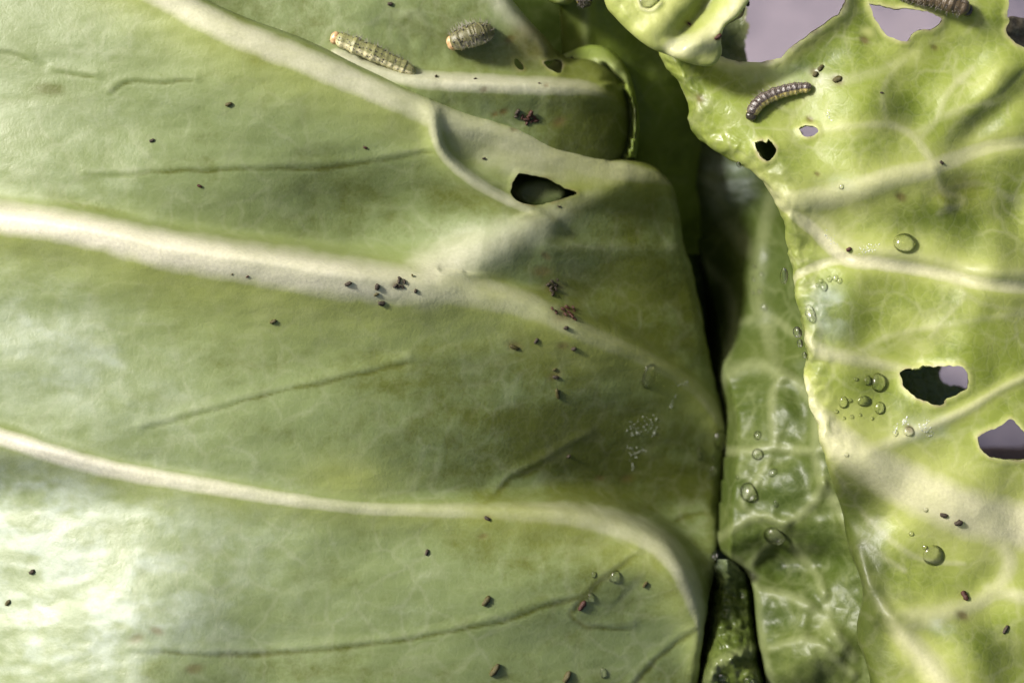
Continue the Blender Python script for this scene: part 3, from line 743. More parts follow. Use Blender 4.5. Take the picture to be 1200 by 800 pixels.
# dark low leaf under the right leaf, seen through its holes
Q = Leaf(830, 1230, -60, 640, 4.0)
Q.Z += -210 + 12 * fbm(Q.U, Q.V, 80, 121, 3)
Q.tone += .5 * fbm(Q.U, Q.V, 50, 123, 4)
Q.hole([(872, -140), (876, 10), (874, 50), (880, 92), (925, 110), (928, 140), (935, 154), (945, 175), (1010, 180), (1050, 120), (1120, 110), (1160, 90), (1196, 70), (1340, 130), (1340, -160)], rim=8, jag=4)
C_, T_ = spline(outD, 8)
d_, sd_, t_ = curve_dist(Q.U, Q.V, C_, T_)
Q.F = np.minimum(Q.F, -d_ * sd_ - 42 - 60 * sm(Q.V, 480, 620) + 5 * vnoise(Q.U, Q.V, 30, 4))
Q.hole([(1104, 420), (1118, 416), (1250, 420), (1250, 470), (1150, 462), (1134, 455), (1112, 452), (1103, 440)], rim=8, jag=2)
Q.hole([(1122, 488), (1250, 480), (1250, 700), (1100, 700), (1130, 560)], rim=8, jag=2)

# the next leaf of the head, lying close under the left leaves
N = Leaf(-420, 800, -260, 1060, 5.0)
N.Z += -150 - 0.00056 * np.maximum(N.U - 210, 0) ** 2 - .0019 * np.maximum(N.U - 600, 0) ** 2 - 70 * sm(N.V, 300, 60) - .0011 * np.maximum(150 - N.U, 0) ** 2
N.Z += 10 * fbm(N.U, N.V, 160, 151, 3)
N.tone += .5 * fbm(N.U, N.V, 90, 153, 4)
N.bump(640, 226, 60, 40, 190, 0)
N.vein([(-200, 180), (200, 200), (500, 216), (640, 226), (740, 250)], 14, 8, .4)
ii = np.clip(np.round((N.U - A.x0) / A.step).astype(int), 0, len(A.u) - 1); jj = np.clip(np.round((N.V - A.y0) / A.step).astype(int), 0, len(A.v) - 1)
def under(L, T, gap):
    """keep leaf L below leaf T where T has its blade"""
    i_ = np.clip(np.round((L.U - T.x0) / T.step).astype(int), 0, len(T.u) - 1); j_ = np.clip(np.round((L.V - T.y0) / T.step).astype(int), 0, len(T.v) - 1)
    return np.where(T.d[i_, j_] > -1, np.minimum(L.Z, T.Z[i_, j_] - gap), L.Z)
N.Z = np.minimum(N.Z, A.Z[ii, jj] - 22 - 40 * ((N.V < 130) & (N.U > 100)))
CA, TA = spline(outA, 8)
for L_, k_ in ((G, 85), (H, 60)):
    d_, sd_, t_ = curve_dist(L_.U, L_.V, CA, TA)
    L_.Z -= k_ * sm(d_ * sd_, -17, 4)
    L_.Z = under(L_, A, 12)
H.Z -= 70 * sm(np.where(True, curve_dist(H.U, H.V, *spline(outG, 8))[0] * curve_dist(H.U, H.V, *spline(outG, 8))[1] * -1, 0), -8, 10)
H.Z = under(H, G, 14)
K5.Z = under(K5, A, 14); K5.Z = under(K5, B, 10)
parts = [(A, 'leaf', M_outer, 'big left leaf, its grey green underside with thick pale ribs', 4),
         (B, 'leaf', M_outer, 'upper leaf behind the fold of the left leaf, carrying two caterpillars', 4),
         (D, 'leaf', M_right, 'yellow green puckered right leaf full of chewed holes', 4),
         (E, 'leaf', M_right, 'pale yellow flap folded over at the top of the right leaf', 3.2),
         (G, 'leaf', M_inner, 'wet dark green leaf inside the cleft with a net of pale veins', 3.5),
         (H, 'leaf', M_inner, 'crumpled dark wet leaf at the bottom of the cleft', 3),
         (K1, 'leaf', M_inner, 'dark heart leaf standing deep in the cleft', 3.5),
         (K2, 'leaf', M_heart, 'dark heart leaf behind the end of the upper leaf', 3.5),
         (K5, 'leaf', M_heart, 'folded green lobe beyond the end of the upper leaf', 3.5),
         (K4, 'leaf', M_heart, 'small rounded leaf tip at the top edge between the leaves', 3.5),
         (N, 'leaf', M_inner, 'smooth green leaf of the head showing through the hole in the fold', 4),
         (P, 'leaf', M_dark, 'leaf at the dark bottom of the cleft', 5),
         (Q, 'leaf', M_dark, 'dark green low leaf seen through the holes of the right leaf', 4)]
for L, amp in ((A, 34), (B, 30), (N, 90), (P, 60)):        # wavy outer margins, outside the picture
    e_ = np.minimum(np.minimum(L.U - L.u[0], L.u[-1] - L.U), np.minimum(L.V - L.v[0], L.v[-1] - L.V))
    L.F = np.minimum(L.F, e_ - amp + amp * .9 * fbm(L.U, L.V, amp * 2.6, 161, 3))
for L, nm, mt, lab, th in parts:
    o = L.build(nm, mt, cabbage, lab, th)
    o.location = (0, 0, .25)

# the stalk that carries the head
def stalk():
    t = np.linspace(0, 1, 14)
    a = np.linspace(0, 2 * np.pi, 20, endpoint=False)
    co = []; f = []
    for q in t:
        r_ = .022 - .007 * q + .010 * (1 - q) ** 4
        for w in a: co.append((.004 + r_ * math.cos(w) * (1 + .05 * math.sin(3 * w + 5 * q)), .004 + r_ * math.sin(w), .002 + .165 * (1 - q)))
    for i in range(13):
        for j in range(20):
            u_, v_ = i * 20 + j, i * 20 + (j + 1) % 20
            f += [(u_, u_ + 20, v_ + 20), (u_, v_ + 20, v_)]
    me = raw_mesh('stalk', co, f); me.materials.append(M_heart)
    link(bpy.data.objects.new('stalk', me), cabbage)
stalk()


# ------------------------------------------------------------------ small things on the leaves
from mathutils import Matrix, Vector
def basis(p, nrm, ang):
    """matrix whose Z is the leaf normal and whose X points along ang degrees on the plate (0 right, 90 up)"""
    z = Vector(nrm).normalized()
    x = Vector((math.cos(math.radians(ang)), math.sin(math.radians(ang)), 0))
    x = (x - z * x.dot(z)).normalized()
    y = z.cross(x)
    m = Matrix((x, y, z)).transposed().to_4x4()
    m.translation = Vector(p)
    return m

def simple_mat(name, c1, c2, rough=.5, scale=2500, spec=.4, bump=.4):
    m, nt = mat_new(name); b = NB(nt)
    tc = b.n('ShaderNodeTexCoord').outputs['Object']
    n = b.noise(tc, scale, 3, .6)
    p = b.n('ShaderNodeBsdfPrincipled'); b.l(b.mix(b.ramp(n, .3, .7), c1, c2), p.inputs['Base Color'])
    p.inputs['Roughness'].default_value = rough; p.inputs['Specular IOR Level'].default_value = spec
    bm = b.n('ShaderNodeBump'); bm.inputs['Strength'].default_value = bump; bm.inputs['Distance'].default_value = .0003
    b.l(n, bm.inputs['Height']); b.l(bm.outputs[0], p.inputs['Normal'])
    o = b.n('ShaderNodeOutputMaterial'); b.l(p.outputs[0], o.inputs['Surface'])
    return m
M_frass = simple_mat('dry_frass', (.022, .016, .010), (.060, .044, .024), .6)
M_frass_red = simple_mat('red_brown_frass', (.030, .008, .005), (.075, .026, .012), .5)
M_frass_olive = simple_mat('olive_frass', (.040, .036, .008), (.085, .070, .018), .5)
M_dead = simple_mat('dead_leaf', (.09, .075, .055), (.20, .18, .13), .8, 900)
M_stem = simple_mat('brown_stem', (.05, .03, .02), (.13, .085, .055), .8, 700)

def tube_mesh(name, C, R, k=10, mat=None, up=None):
    """closed tube through centres C with radii R"""
    C = np.asarray(C, float); n = len(C)
    T = np.gradient(C, axis=0); T /= np.linalg.norm(T, axis=1)[:, None] + 1e-12
    up = np.array(up if up is not None else (0, 0, 1.0))
    Sd = np.cross(T, up); Sd /= np.linalg.norm(Sd, axis=1)[:, None] + 1e-12
    Up = np.cross(Sd, T)
    a = np.linspace(0, 2 * np.pi, k, endpoint=False)
    R = np.asarray(R, float)
    if R.ndim == 1: R = np.repeat(R[:, None], k, 1)
    P = C[:, None] + R[..., None] * (np.cos(a)[None, :, None] * Up[:, None] + np.sin(a)[None, :, None] * Sd[:, None])
    co = np.vstack([P.reshape(-1, 3), C[:1], C[-1:]])
    f = []
    for i in range(n - 1):
        for j in range(k):
            q, w = i * k + j, i * k + (j + 1) % k
            f += [(q, w, w + k), (q, w + k, q + k)]
    for j in range(k):
        f += [(n * k, (j + 1) % k, j), (n * k + 1, (n - 1) * k + j, (n - 1) * k + (j + 1) % k)]
    return co, np.array(f)[:, ::-1]

# ---- droppings
frass_meshes = []
for q in range(5):
    rng = np.random.RandomState(q)
    t = np.linspace(-.5, .5, 6)
    C = np.stack([t, .06 * np.sin(t * 4 + q), 0 * t], 1)
    R = np.array([.26, .40, .44, .45, .40, .24])[:, None] * (1 + .12 * np.cos(6 * np.linspace(0, 2 * np.pi, 12, endpoint=False))[None]) * (1 + .16 * rng.randn(6, 12))
    frass_meshes.append(tube_mesh('frass', C, R, 12))
frass_cache = {}
frass_n = [0]
def frass(L, x, y, size, ang, label, group=None, mat=M_frass, fat=1.0, lift=.25):
    v = frass_n[0] % 5; frass_n[0] += 1
    key = (v, mat.name)
    if key not in frass_cache:
        me = raw_mesh('frass_pellet', *frass_meshes[v]); me.materials.append(mat); frass_cache[key] = me
    o = link(bpy.data.objects.new('frass_pellet', frass_cache[key]))
    p, n = L.frame(x, y)
    l = size * S
    wd = min(max(l * .62 * fat, l * .3), l)
    o.matrix_world = basis(p + n * wd * lift, n, ang) @ Matrix.Diagonal((l, wd, wd * .9, 1))
    tag(o, label, 'dropping', group)
    return o
rc = random.Random(4)
ORD = ['leftmost', 'second from left', 'third from left', 'fourth from left', 'fifth from left', 'sixth from left', 'seventh from left', 'eighth from left', 'ninth from left', 'rightmost']
def order(n, k): return 'rightmost' if k == n - 1 else ORD[k]
def clump(L, items, label, group, mat):
    for k, (x, y, sz) in enumerate(sorted(items)):
        frass(L, x, y, sz, rc.uniform(0, 180), order(len(items), k) + ' ' + label, group, mat, lift=rc.uniform(.25, .6))
# pellets on the middle rib
frass(A, 408, 332, 8.5, 12, 'lone dark dropping farthest left on the middle rib', 'droppings on the middle rib')
frass(A, 442, 336, 7, 70, 'rounded dropping above a smaller one on the middle rib', 'droppings on the middle rib', fat=1.4)
frass(A, 441, 345, 6, 30, 'small olive dropping between two darker ones on the middle rib', 'droppings on the middle rib', M_frass_olive)
frass(A, 447, 354.5, 8, 2, 'blocky black dropping at the lower border of the middle rib', 'droppings on the middle rib', fat=1.25)
clump(A, [(463, 334.5, 6.5), (467, 329.5, 6.5), (467, 336, 5.5), (473.5, 330.5, 5.5), (471.5, 336, 5), (468, 326.5, 5)], 'dropping in the little heap on the white middle rib', 'heap of droppings on the middle rib', M_frass)
frass(A, 483, 323, 4, 80, 'tiny brown dropping up and right of the heap on the middle rib', 'droppings on the middle rib', M_frass_olive)
frass(A, 487, 341, 4.8, 60, 'small dark dropping just right of the heap on the middle rib', 'droppings on the middle rib', fat=1.4)
frass(A, 290, 324, 3.8, 40, 'tiny red brown speck at the lower edge of the middle rib', 'specks on the middle rib', M_frass_red)
frass(A, 272, 321, 3.0, 40, 'fainter tiny speck left of a darker one on the middle rib', 'specks on the middle rib', M_frass_olive)
# two heaps at the fork
clump(A, [(642, 333, 6), (647, 330, 6), (651, 334, 6), (645, 337, 6), (650, 339, 6), (653, 328, 4), (647, 346, 7.5), (646, 342, 6)], 'black dropping in the upper heap at the fork', 'upper heap of droppings at the fork', M_frass)
clump(A, [(659, 364, 7), (664, 361, 7), (666, 367, 6), (662, 369, 6), (671, 361, 5), (673, 365, 4.5), (651, 366, 6), (647, 362, 5), (669, 371, 8), (673, 374, 6)], 'red brown dropping in the heap at the fork', 'lower heap of droppings at the fork', M_frass_red)
frass(A, 663, 384.5, 6, 10, 'single black dropping just under the red brown heap', None, fat=1.4)
frass(A, 628, 399, 7, 65, 'narrow dark dropping down and left of the red brown heap')
frass(A, 672, 408, 6.5, 20, 'dark dropping down and right below the red brown heap', None, fat=1.3)
frass(A, 603, 407, 12, -28, 'flat faded olive dropping on the green below the fork', None, M_frass_olive, lift=.05, fat=.8)
frass(A, 650, 433, 5, 15, 'uppermost of three droppings in a line under the fork', 'line of droppings under the fork', M_frass_olive)
frass(A, 651, 442, 8, -5, 'middle dropping of the line of three under the fork', 'line of droppings under the fork')
frass(A, 653, 461, 13, -70, 'long pointed dropping lowest in the line under the fork', 'line of droppings under the fork', M_frass_olive, fat=.7)
frass(A, 666, 534, 5, 30, 'tiny black dropping near the end of a fine veinlet', None, fat=1.3)
# upper fold
clump(B, [(606, 131, 8), (605, 136, 6)], 'thin dropping left of the heap behind the fold', 'droppings behind the upper fold', M_frass)
clump(B, [(612, 137, 6), (616, 140, 7), (621, 133, 9), (619, 138, 7), (625, 137, 7), (628, 141, 7), (617, 144, 6), (623, 142, 5)], 'dropping in the heap behind the upper fold', 'heap of droppings behind the upper fold', M_frass_red)
frass(B, 511, 90, 5.5, 75, 'small black dropping on the level rib beside the tail of the caterpillar', 'droppings on the level rib')
frass(B, 557, 93, 4.5, 60, 'tiny dropping on the level rib below the curled caterpillar', 'droppings on the level rib')
frass(B, 632, 98, 3.2, 30, 'tiniest speck at the right end of the level rib', 'droppings on the level rib')
frass(B, 457, 5, 6, 20, 'dark speck near the top edge above the long caterpillar', None, fat=1.3)
# lower part of the left leaf
frass(A, 571, 607, 7.5, -30, 'dark dropping on the lower rib where it turns into the fold')
frass(A, 500, 647, 7.5, 65, 'dark dropping lying alone below the lower rib')
frass(A, 570, 704, 13, 50, 'dark green dropping above the long sunken veinlet', None, M_frass_olive, fat=.9)
frass(A, 682, 709, 13, 58, 'rusty brown dropping beside a water drop inside the fold', None, M_frass_red, fat=.9)
frass(A, 756, 684, 9, 70, 'narrow dark dropping high inside the lower fold', None, M_frass_olive, fat=.8)
frass(A, 579, 784, 17, 58, 'long dark dropping at the bottom edge of the left leaf', None, M_frass_olive, fat=.75)
frass(A, 664, 792, 15, 55, 'brown dropping cut by the bottom edge of the photo', None, M_frass_olive, fat=.9)
frass(A, 38, 670, 7, 30, 'dark grey dropping on the shiny lower left of the leaf', None, fat=1.2)
frass(A, 10, 706, 8, 50, 'dull thin dropping at the left edge of the shiny patch', None, M_frass_olive)
frass(A, 178, 165, 6, 40, 'small dark speck above the long veinlet on the left leaf', 'specks on the upper panel')
frass(A, 268, 122, 8, 20, 'dark green speck in the middle of the upper panel', 'specks on the upper panel', M_frass_olive)
frass(A, 234, 218, 6, -35, 'reddish speck just below the long veinlet', 'specks on the upper panel', M_frass_red)
frass(A, 428, 173, 5, -30, 'reddish speck near the end of the long veinlet', 'specks on the upper panel', M_frass_red)
frass(A, 567, 186, 4.5, 10, 'little dark speck left of the chewed hole in the fold', None)
frass(A, 655, 242, 4, 10, 'little black speck just below the chewed hole in the fold')
frass(A, 320, 376, 8, 30, 'faded olive speck below the white middle rib', None, M_frass_olive)
# right leaf
frass(D, 962, 80, 8.5, 40, 'upper right of two olive droppings touching beside the brown caterpillar', 'droppings by the brown caterpillar', M_frass_olive)
frass(D, 956, 88, 7, 60, 'lower left of two olive droppings touching beside the brown caterpillar', 'droppings by the brown caterpillar', M_frass_olive, fat=1.3)
frass(D, 982, 94, 10.5, 25, 'oval olive dropping on its own right of the touching pair', 'droppings by the brown caterpillar', M_frass_olive, fat=1.1)
frass(D, 1103, 191, 5, -20, 'tiny black dropping where the veins meet on the right leaf', None, fat=1.3)
frass(D, 1033, 109, 4, 0, 'tiny black speck between the caterpillar and the bumpy crest')
frass(D, 995, 292, 6, 20, 'small round rust brown dropping beside the sunken grey vein', None, M_frass_red, fat=1.5)
frass(D, 1106, 603, 9, -18, 'left dropping of the pair under the wide cream rib', 'pair of droppings under the cream rib')
frass(D, 1123, 612, 9.5, 15, 'right and blockier dropping of the pair under the cream rib', 'pair of droppings under the cream rib', fat=1.2)
frass(D, 1130, 698, 12, -60, 'big warm brown dropping in the lower right of the leaf', None, M_frass_red, fat=1.0)
frass(D, 1178, 737, 11, 60, 'black curved dropping near the lower right edge', None, fat=.7)
frass(D, 877, 5, 6, 60, 'black speck at the top of the big chewed hole', None)
frass(E, 841, 43, 9, 28, 'red brown crumb on the edge of the folded flap', None, M_frass_red)
frass(E, 807, 28, 6, -35, 'thin rusty speck in the groove of the folded flap', None, M_frass_red, fat=.6)

# ---- water drops
def water_material():
    m, nt = mat_new('water'); b = NB(nt)
    g = b.n('ShaderNodeBsdfRefraction'); g.inputs['IOR'].default_value = 1.333; g.inputs['Roughness'].default_value = .02
    t = b.n('ShaderNodeBsdfTransparent')
    gl = b.n('ShaderNodeBsdfGlossy'); gl.inputs['Roughness'].default_value = .09
    fr = b.n('ShaderNodeFresnel'); fr.inputs['IOR'].default_value = 1.333
    m1 = b.n('ShaderNodeMixShader'); m1.inputs[0].default_value = .7
    b.l(g.outputs[0], m1.inputs[1]); b.l(t.outputs[0], m1.inputs[2])
    m2 = b.n('ShaderNodeMixShader'); b.l(b.math('MULTIPLY', fr.outputs[0], 1.6, clamp=True), m2.inputs[0])
    b.l(m1.outputs[0], m2.inputs[1]); b.l(gl.outputs[0], m2.inputs[2])
    o = b.n('ShaderNodeOutputMaterial'); b.l(m2.outputs[0], o.inputs['Surface'])
    return m
M_water = water_material()
def drop_shape():
    k, rings = 24, 9
    co = [(0, 0, 1.0)]; f = []
    for i in range(1, rings + 1):
        a = i / rings * math.pi * .5
        for j in range(k):
            t = 2 * math.pi * j / k
            rr = math.sin(a) ** .85
            co.append((rr * math.cos(t), rr * math.sin(t), math.cos(a)))
    for j in range(k):
        t = 2 * math.pi * j / k
        co.append((.9 * math.cos(t), .9 * math.sin(t), -.35))
    co.append((0, 0, -.45))
    for j in range(k): f.append((0, 1 + j, 1 + (j + 1) % k))
    for i in range(rings):
        for j in range(k):
            a, b = 1 + i * k + j, 1 + i * k + (j + 1) % k
            f += [(a, a + k, b + k), (a, b + k, b)]
    last = len(co) - 1
    for j in range(k): f.append((1 + rings * k + j, last, 1 + rings * k + (j + 1) % k))
    return np.array(co), np.array(f)
drop_me = raw_mesh('water_drop', *drop_shape()); drop_me.materials.append(M_water)
def drop(L, x, y, rx, ry=None, ang=0, label=None, group=None, hgt=.62, dz=0):
    ry = ry or rx
    o = link(bpy.data.objects.new('water_drop', drop_me))
    p, n = L.frame(x, y)
    if n[2] < .35: n = np.array([n[0], n[1], .35]); n /= np.linalg.norm(n)
    h = min(rx, ry) * hgt * S
    o.matrix_world = basis(p + n * dz * S, n, ang) @ Matrix.Diagonal((rx * S, ry * S, h, 1))
    tag(o, label, 'water drop', group)
    return o
drop(D, 1060, 285, 13.5, 12, 0, 'largest clear round water drop, above the sunken grey vein', None, .75)
drop(D, 1094, 650, 13, 12.5, 0, 'flat wide water drop in the lower right, below the cream rib', None, .5)
drop(D, 1029, 448, 9, 11.5, 0, 'tall water drop left of the biggest lower hole', None, .8)
drop(D, 1017, 446, 5, 6, 0, 'small drop touching the left of a taller water drop')
drop(D, 966, 336, 4.5, 6.5, 10, 'largest of the tiny drops under the forked vein', 'tiny drops under the forked vein')
for x, y, q in ((962, 329, 2.6), (972, 327, 3.2), (979, 326, 3.5), (984, 329, 3.2), (958, 334, 2.2)):
    drop(D, x, y, q, q * 1.2, 0, {962: 'second', 972: 'third', 979: 'fourth', 984: 'rightmost', 958: 'leftmost'}[x] + ' tiny drop in the row under the forked vein', 'tiny drops under the forked vein')
drop(D, 949, 367, 5.5, 11, 12, 'long water drop lying along the rim of the right leaf', None, .6)
for x, y, q in ((1003, 444, 2.4), (996, 469, 2.6)):
    drop(D, x, y, q, q, 0, ('upper' if y < 450 else 'lower') + ' pinhead drop on the bright green patch by the rim', 'pinhead drops on the bright patch')
drop(D, 988, 471, 5.5, 7.5, 0, 'tall drop at the left end of the row above the cream rib', 'drops in a row above the cream rib', .8)
drop(D, 1013, 470, 8.5, 6.5, 0, 'broad flat drop in the middle of the row above the cream rib', 'drops in a row above the cream rib', .5)
drop(D, 1031, 478, 6.5, 7.5, 0, 'round drop at the right end of the row above the cream rib', 'drops in a row above the cream rib', .6)
for x, y, q in ((980, 482, 2.6), (998, 488, 2.4), (989, 490, 2.2), (1008, 486, 2.0), (1022, 490, 2.4)):
    drop(D, x, y, q, q, 0, order(5, (980, 989, 998, 1008, 1022).index(x)) + ' pinhead drop right under the row above the cream rib', 'pinhead drops above the cream rib')
drop(D, 1049, 507, 3.5, 5, 0, 'little drop left of the white residue patch')
drop(D, 1065, 505, 6.5, 6, 0, 'yellowish drop in the middle of the white residue patch', None, .6)
drop(D, 992, 533, 2.4, 2.4, 0, 'pinhead drop alone on the cream rib')
drop(D, 1085, 597, 3, 3, 0, 'pinhead drop at the lower border of the cream rib')
for x, y in ((1084, 641), (1068, 625)):
    drop(D, x, y, 3, 3, 0, ('lower' if y > 630 else 'upper') + ' pinhead drop near the flat wide water drop', 'pinhead drops by the flat drop')
drop(D, 986, 219, 3.2, 3.2, 0, 'shining pinhead drop on the pale vein under the holes')
drop(D, 866, 193, 3.5, 4.5, 20, 'glassy bead on the rim below the small chewed hole')
for x, y, rx, ry, l in ((919, 323, 5, 11, 'long clear drop hanging on the rim above the forked vein'), (935, 389, 6.5, 7, 'round dark drop hanging uppermost in the chain on the rim'),
                        (938, 402, 4.6, 5, 'second drop in the chain hanging on the rim'), (943, 416, 3.5, 4, 'smallest drop at the lower end of the chain on the rim')):
    drop(D, x, y, rx, ry, 0, l, 'drops hanging on the rim of the right leaf', .8)
# in the cleft
drop(G, 888, 510, 5, 6, 0, 'white shining drop just above the level vein in the cleft', 'drops in the cleft', .9)
drop(G, 888, 532, 7.5, 7, 0, 'white shining drop just below the level vein in the cleft', 'drops in the cleft', .8)
drop(G, 877, 576, 11, 12, 0, 'big half moon drop on the left of the wet leaf in the cleft', 'drops in the cleft', .75)
drop(G, 908, 627, 14, 13, 0, 'biggest round drop low in the cleft', 'drops in the cleft', .75)
drop(G, 906, 554, 6, 5.5, 0, 'small round drop up and right of the half moon drop', 'drops in the cleft', .7)
drop(G, 909, 590, 3, 4.5, 0, 'little bright drop between the two big drops in the cleft', 'drops in the cleft')
drop(G, 864, 559, 3, 3, 0, 'faint pinhead drop left of the half moon drop', 'drops in the cleft')
for x, y, q in ((885, 312, 2.6), (892, 321, 2.6), (884, 327, 3.6), (890, 342, 3.2), (883, 343, 2.6)):
    drop(G, x, y, q, q * 1.3, 15, {885: 'topmost', 892: 'second', 884: 'middle', 890: 'lower right', 883: 'lower left'}[x] + ' pinhead drop in the cluster on the cleft wall', 'cluster of drops on the cleft wall', .8)
drop(G, 896, 360, 4, 6, 30, 'longest drop, lowest in the cluster on the cleft wall', 'cluster of drops on the cleft wall', .8)
drop(H, 846, 793, 6, 7, 0, 'bright drop on the crumpled leaf at the bottom edge', None, .8)
drop(H, 877, 797, 7, 6, 0, 'drop cut by the bottom edge on the crumpled leaf', None, .8)
# on the left leaf
drop(A, 761, 441, 10, 17, -12, 'large oval drop on the dark part of the left leaf', None, .45)
drop(A, 843, 515, 10.5, 14, 10, 'big drop hanging at the tip of the crease on the left leaf', None, .9)
drop(A, 820, 531, 3.5, 10, 6, 'long thin drop left of the big hanging drop', None, .6)
drop(A, 836, 552, 4.5, 8, 0, 'long drop on the edge below the big hanging drop', None, .8)
drop(A, 836, 537, 2.6, 5, 0, 'small thin drop between the big hanging drop and a longer one', None, .8)
drop(A, 720, 675, 6, 8, -30, 'bright oval drop on the sunken veinlet in the lower fold', None, .7)
drop(A, 692, 700, 4, 6.5, 0, 'small drop touching the rusty brown dropping', None, .7)
drop(A, 696, 673, 3.2, 4, 0, 'pinhead drop left of the bright oval drop in the fold')
drop(A, 707, 788, 4, 7, 10, 'small long drop near the bottom edge of the left leaf', None, .7)
drop(A, 837, 651, 4, 6, 0, 'dark drop hanging on the right edge of the left leaf', None, .9)
drop(E, 760, 2, 13, 10, 0, 'flat ring shaped drop at the top of the folded flap', None, .35)

# ---- dried white residue made of tiny beads
def beads(L, polys, n, label, rmin=.45, rmax=1.05, seed=1):
    rg = random.Random(seed); co = []; fc = []
    base = [(1, 0, 0), (.31, .95, 0), (-.81, .59, 0), (-.81, -.59, 0), (.31, -.95, 0), (0, 0, .9)]
    fb = [(0, 1, 5), (1, 2, 5), (2, 3, 5), (3, 4, 5), (4, 0, 5)]
    for q in range(n):
        x0, y0, x1, y1, hw = rg.choice(polys)
        t = rg.random(); x = x0 + (x1 - x0) * t + rg.gauss(0, hw * .5); y = y0 + (y1 - y0) * t + rg.gauss(0, hw * .5)
        p, nn = L.frame(x, y); m = basis(p, nn, rg.uniform(0, 360)); r_ = rg.uniform(rmin, rmax) ** 1.3 * S
        i0 = len(co)
        for v in base: co.append(tuple(m @ Vector([c * r_ for c in v])))
        fc += [tuple(i0 + k for k in t3) for t3 in fb]
    me = raw_mesh('residue', co, fc); me.materials.append(M_res)
    return tag(link(bpy.data.objects.new('residue', me)), label, 'residue', kind='stuff')
M_res = simple_mat('white_residue', (.34, .37, .27), (.52, .54, .44), .15, 1500, .8)
beads(A, [(735, 494, 772, 490, 5), (735, 502, 768, 500, 5), (740, 508, 752, 506, 3), (770, 500, 764, 512, 2)], 110, 'patch of tiny white beads on the dark part of the left leaf', seed=1)
beads(A, [(733, 523, 755, 527, 3), (737, 533, 748, 533, 4), (740, 540, 742, 550, 2)], 70, 'lower three cornered patch of tiny white beads on the left leaf', seed=2)
beads(A, [(782, 482, 792, 462, 2), (790, 452, 806, 448, 4), (786, 475, 788, 480, 2)], 45, 'sprinkle of tiny white beads along the crease of the left leaf', seed=3)
beads(D, [(1058, 495, 1062, 492, 4), (1076, 500, 1090, 505, 6), (1086, 490, 1092, 512, 6), (1047, 505, 1052, 500, 3)], 110, 'white speckled residue right of the cream rib below the large hole', .4, 1.1, seed=4)
beads(D, [(968, 275, 980, 290, 6), (1005, 292, 1030, 288, 3), (1010, 297, 1022, 292, 3)], 70, 'white speckles beside the fork of the sunken grey vein', .4, 1.0, seed=5)
beads(D, [(970, 135, 976, 142, 3), (972, 128, 970, 134, 2)], 26, 'white speckles between the caterpillar and the veins', .4, 1.0, seed=6)

# ---- caterpillars
def cat_material(name, back, band, flank, belly, spec=.5, rough=.38):
    m, nt = mat_new(name); b = NB(nt)
    tc = b.n('ShaderNodeTexCoord').outputs['Object']
    n = b.noise(tc, 3500, 3, .6); n2 = b.noise(tc, 1400, 3, .6)
    c = b.mix(b.math('MULTIPLY', b.attr('belly'), 1.0, clamp=True), back, belly)
    c = b.mix(b.math('MULTIPLY', b.attr('band'), b.ramp(n2, .25, .6), clamp=True), c, band)
    c = b.mix(b.math('MULTIPLY', b.attr('flank'), b.ramp(n2, .2, .55), clamp=True), c, flank)
    c = b.mix(b.math('MULTIPLY', b.ramp(n, .52, .7), .5), c, tuple(x * .35 for x in back))
    p = b.n('ShaderNodeBsdfPrincipled'); b.l(c, p.inputs['Base Color'])
    p.inputs['Roughness'].default_value = rough; p.inputs['Specular IOR Level'].default_value = spec
    p.inputs['Subsurface Weight'].default_value = .15; p.inputs['Subsurface Radius'].default_value = (.001, .0007, .0003); p.inputs['Subsurface Scale'].default_value = .5
    bm = b.n('ShaderNodeBump'); bm.inputs['Strength'].default_value = .5; bm.inputs['Distance'].default_value = .0002
    b.l(n, bm.inputs['Height']); b.l(bm.outputs[0], p.inputs['Normal'])
    o = b.n('ShaderNodeOutputMaterial'); b.l(p.outputs[0], o.inputs['Surface'])
    return m

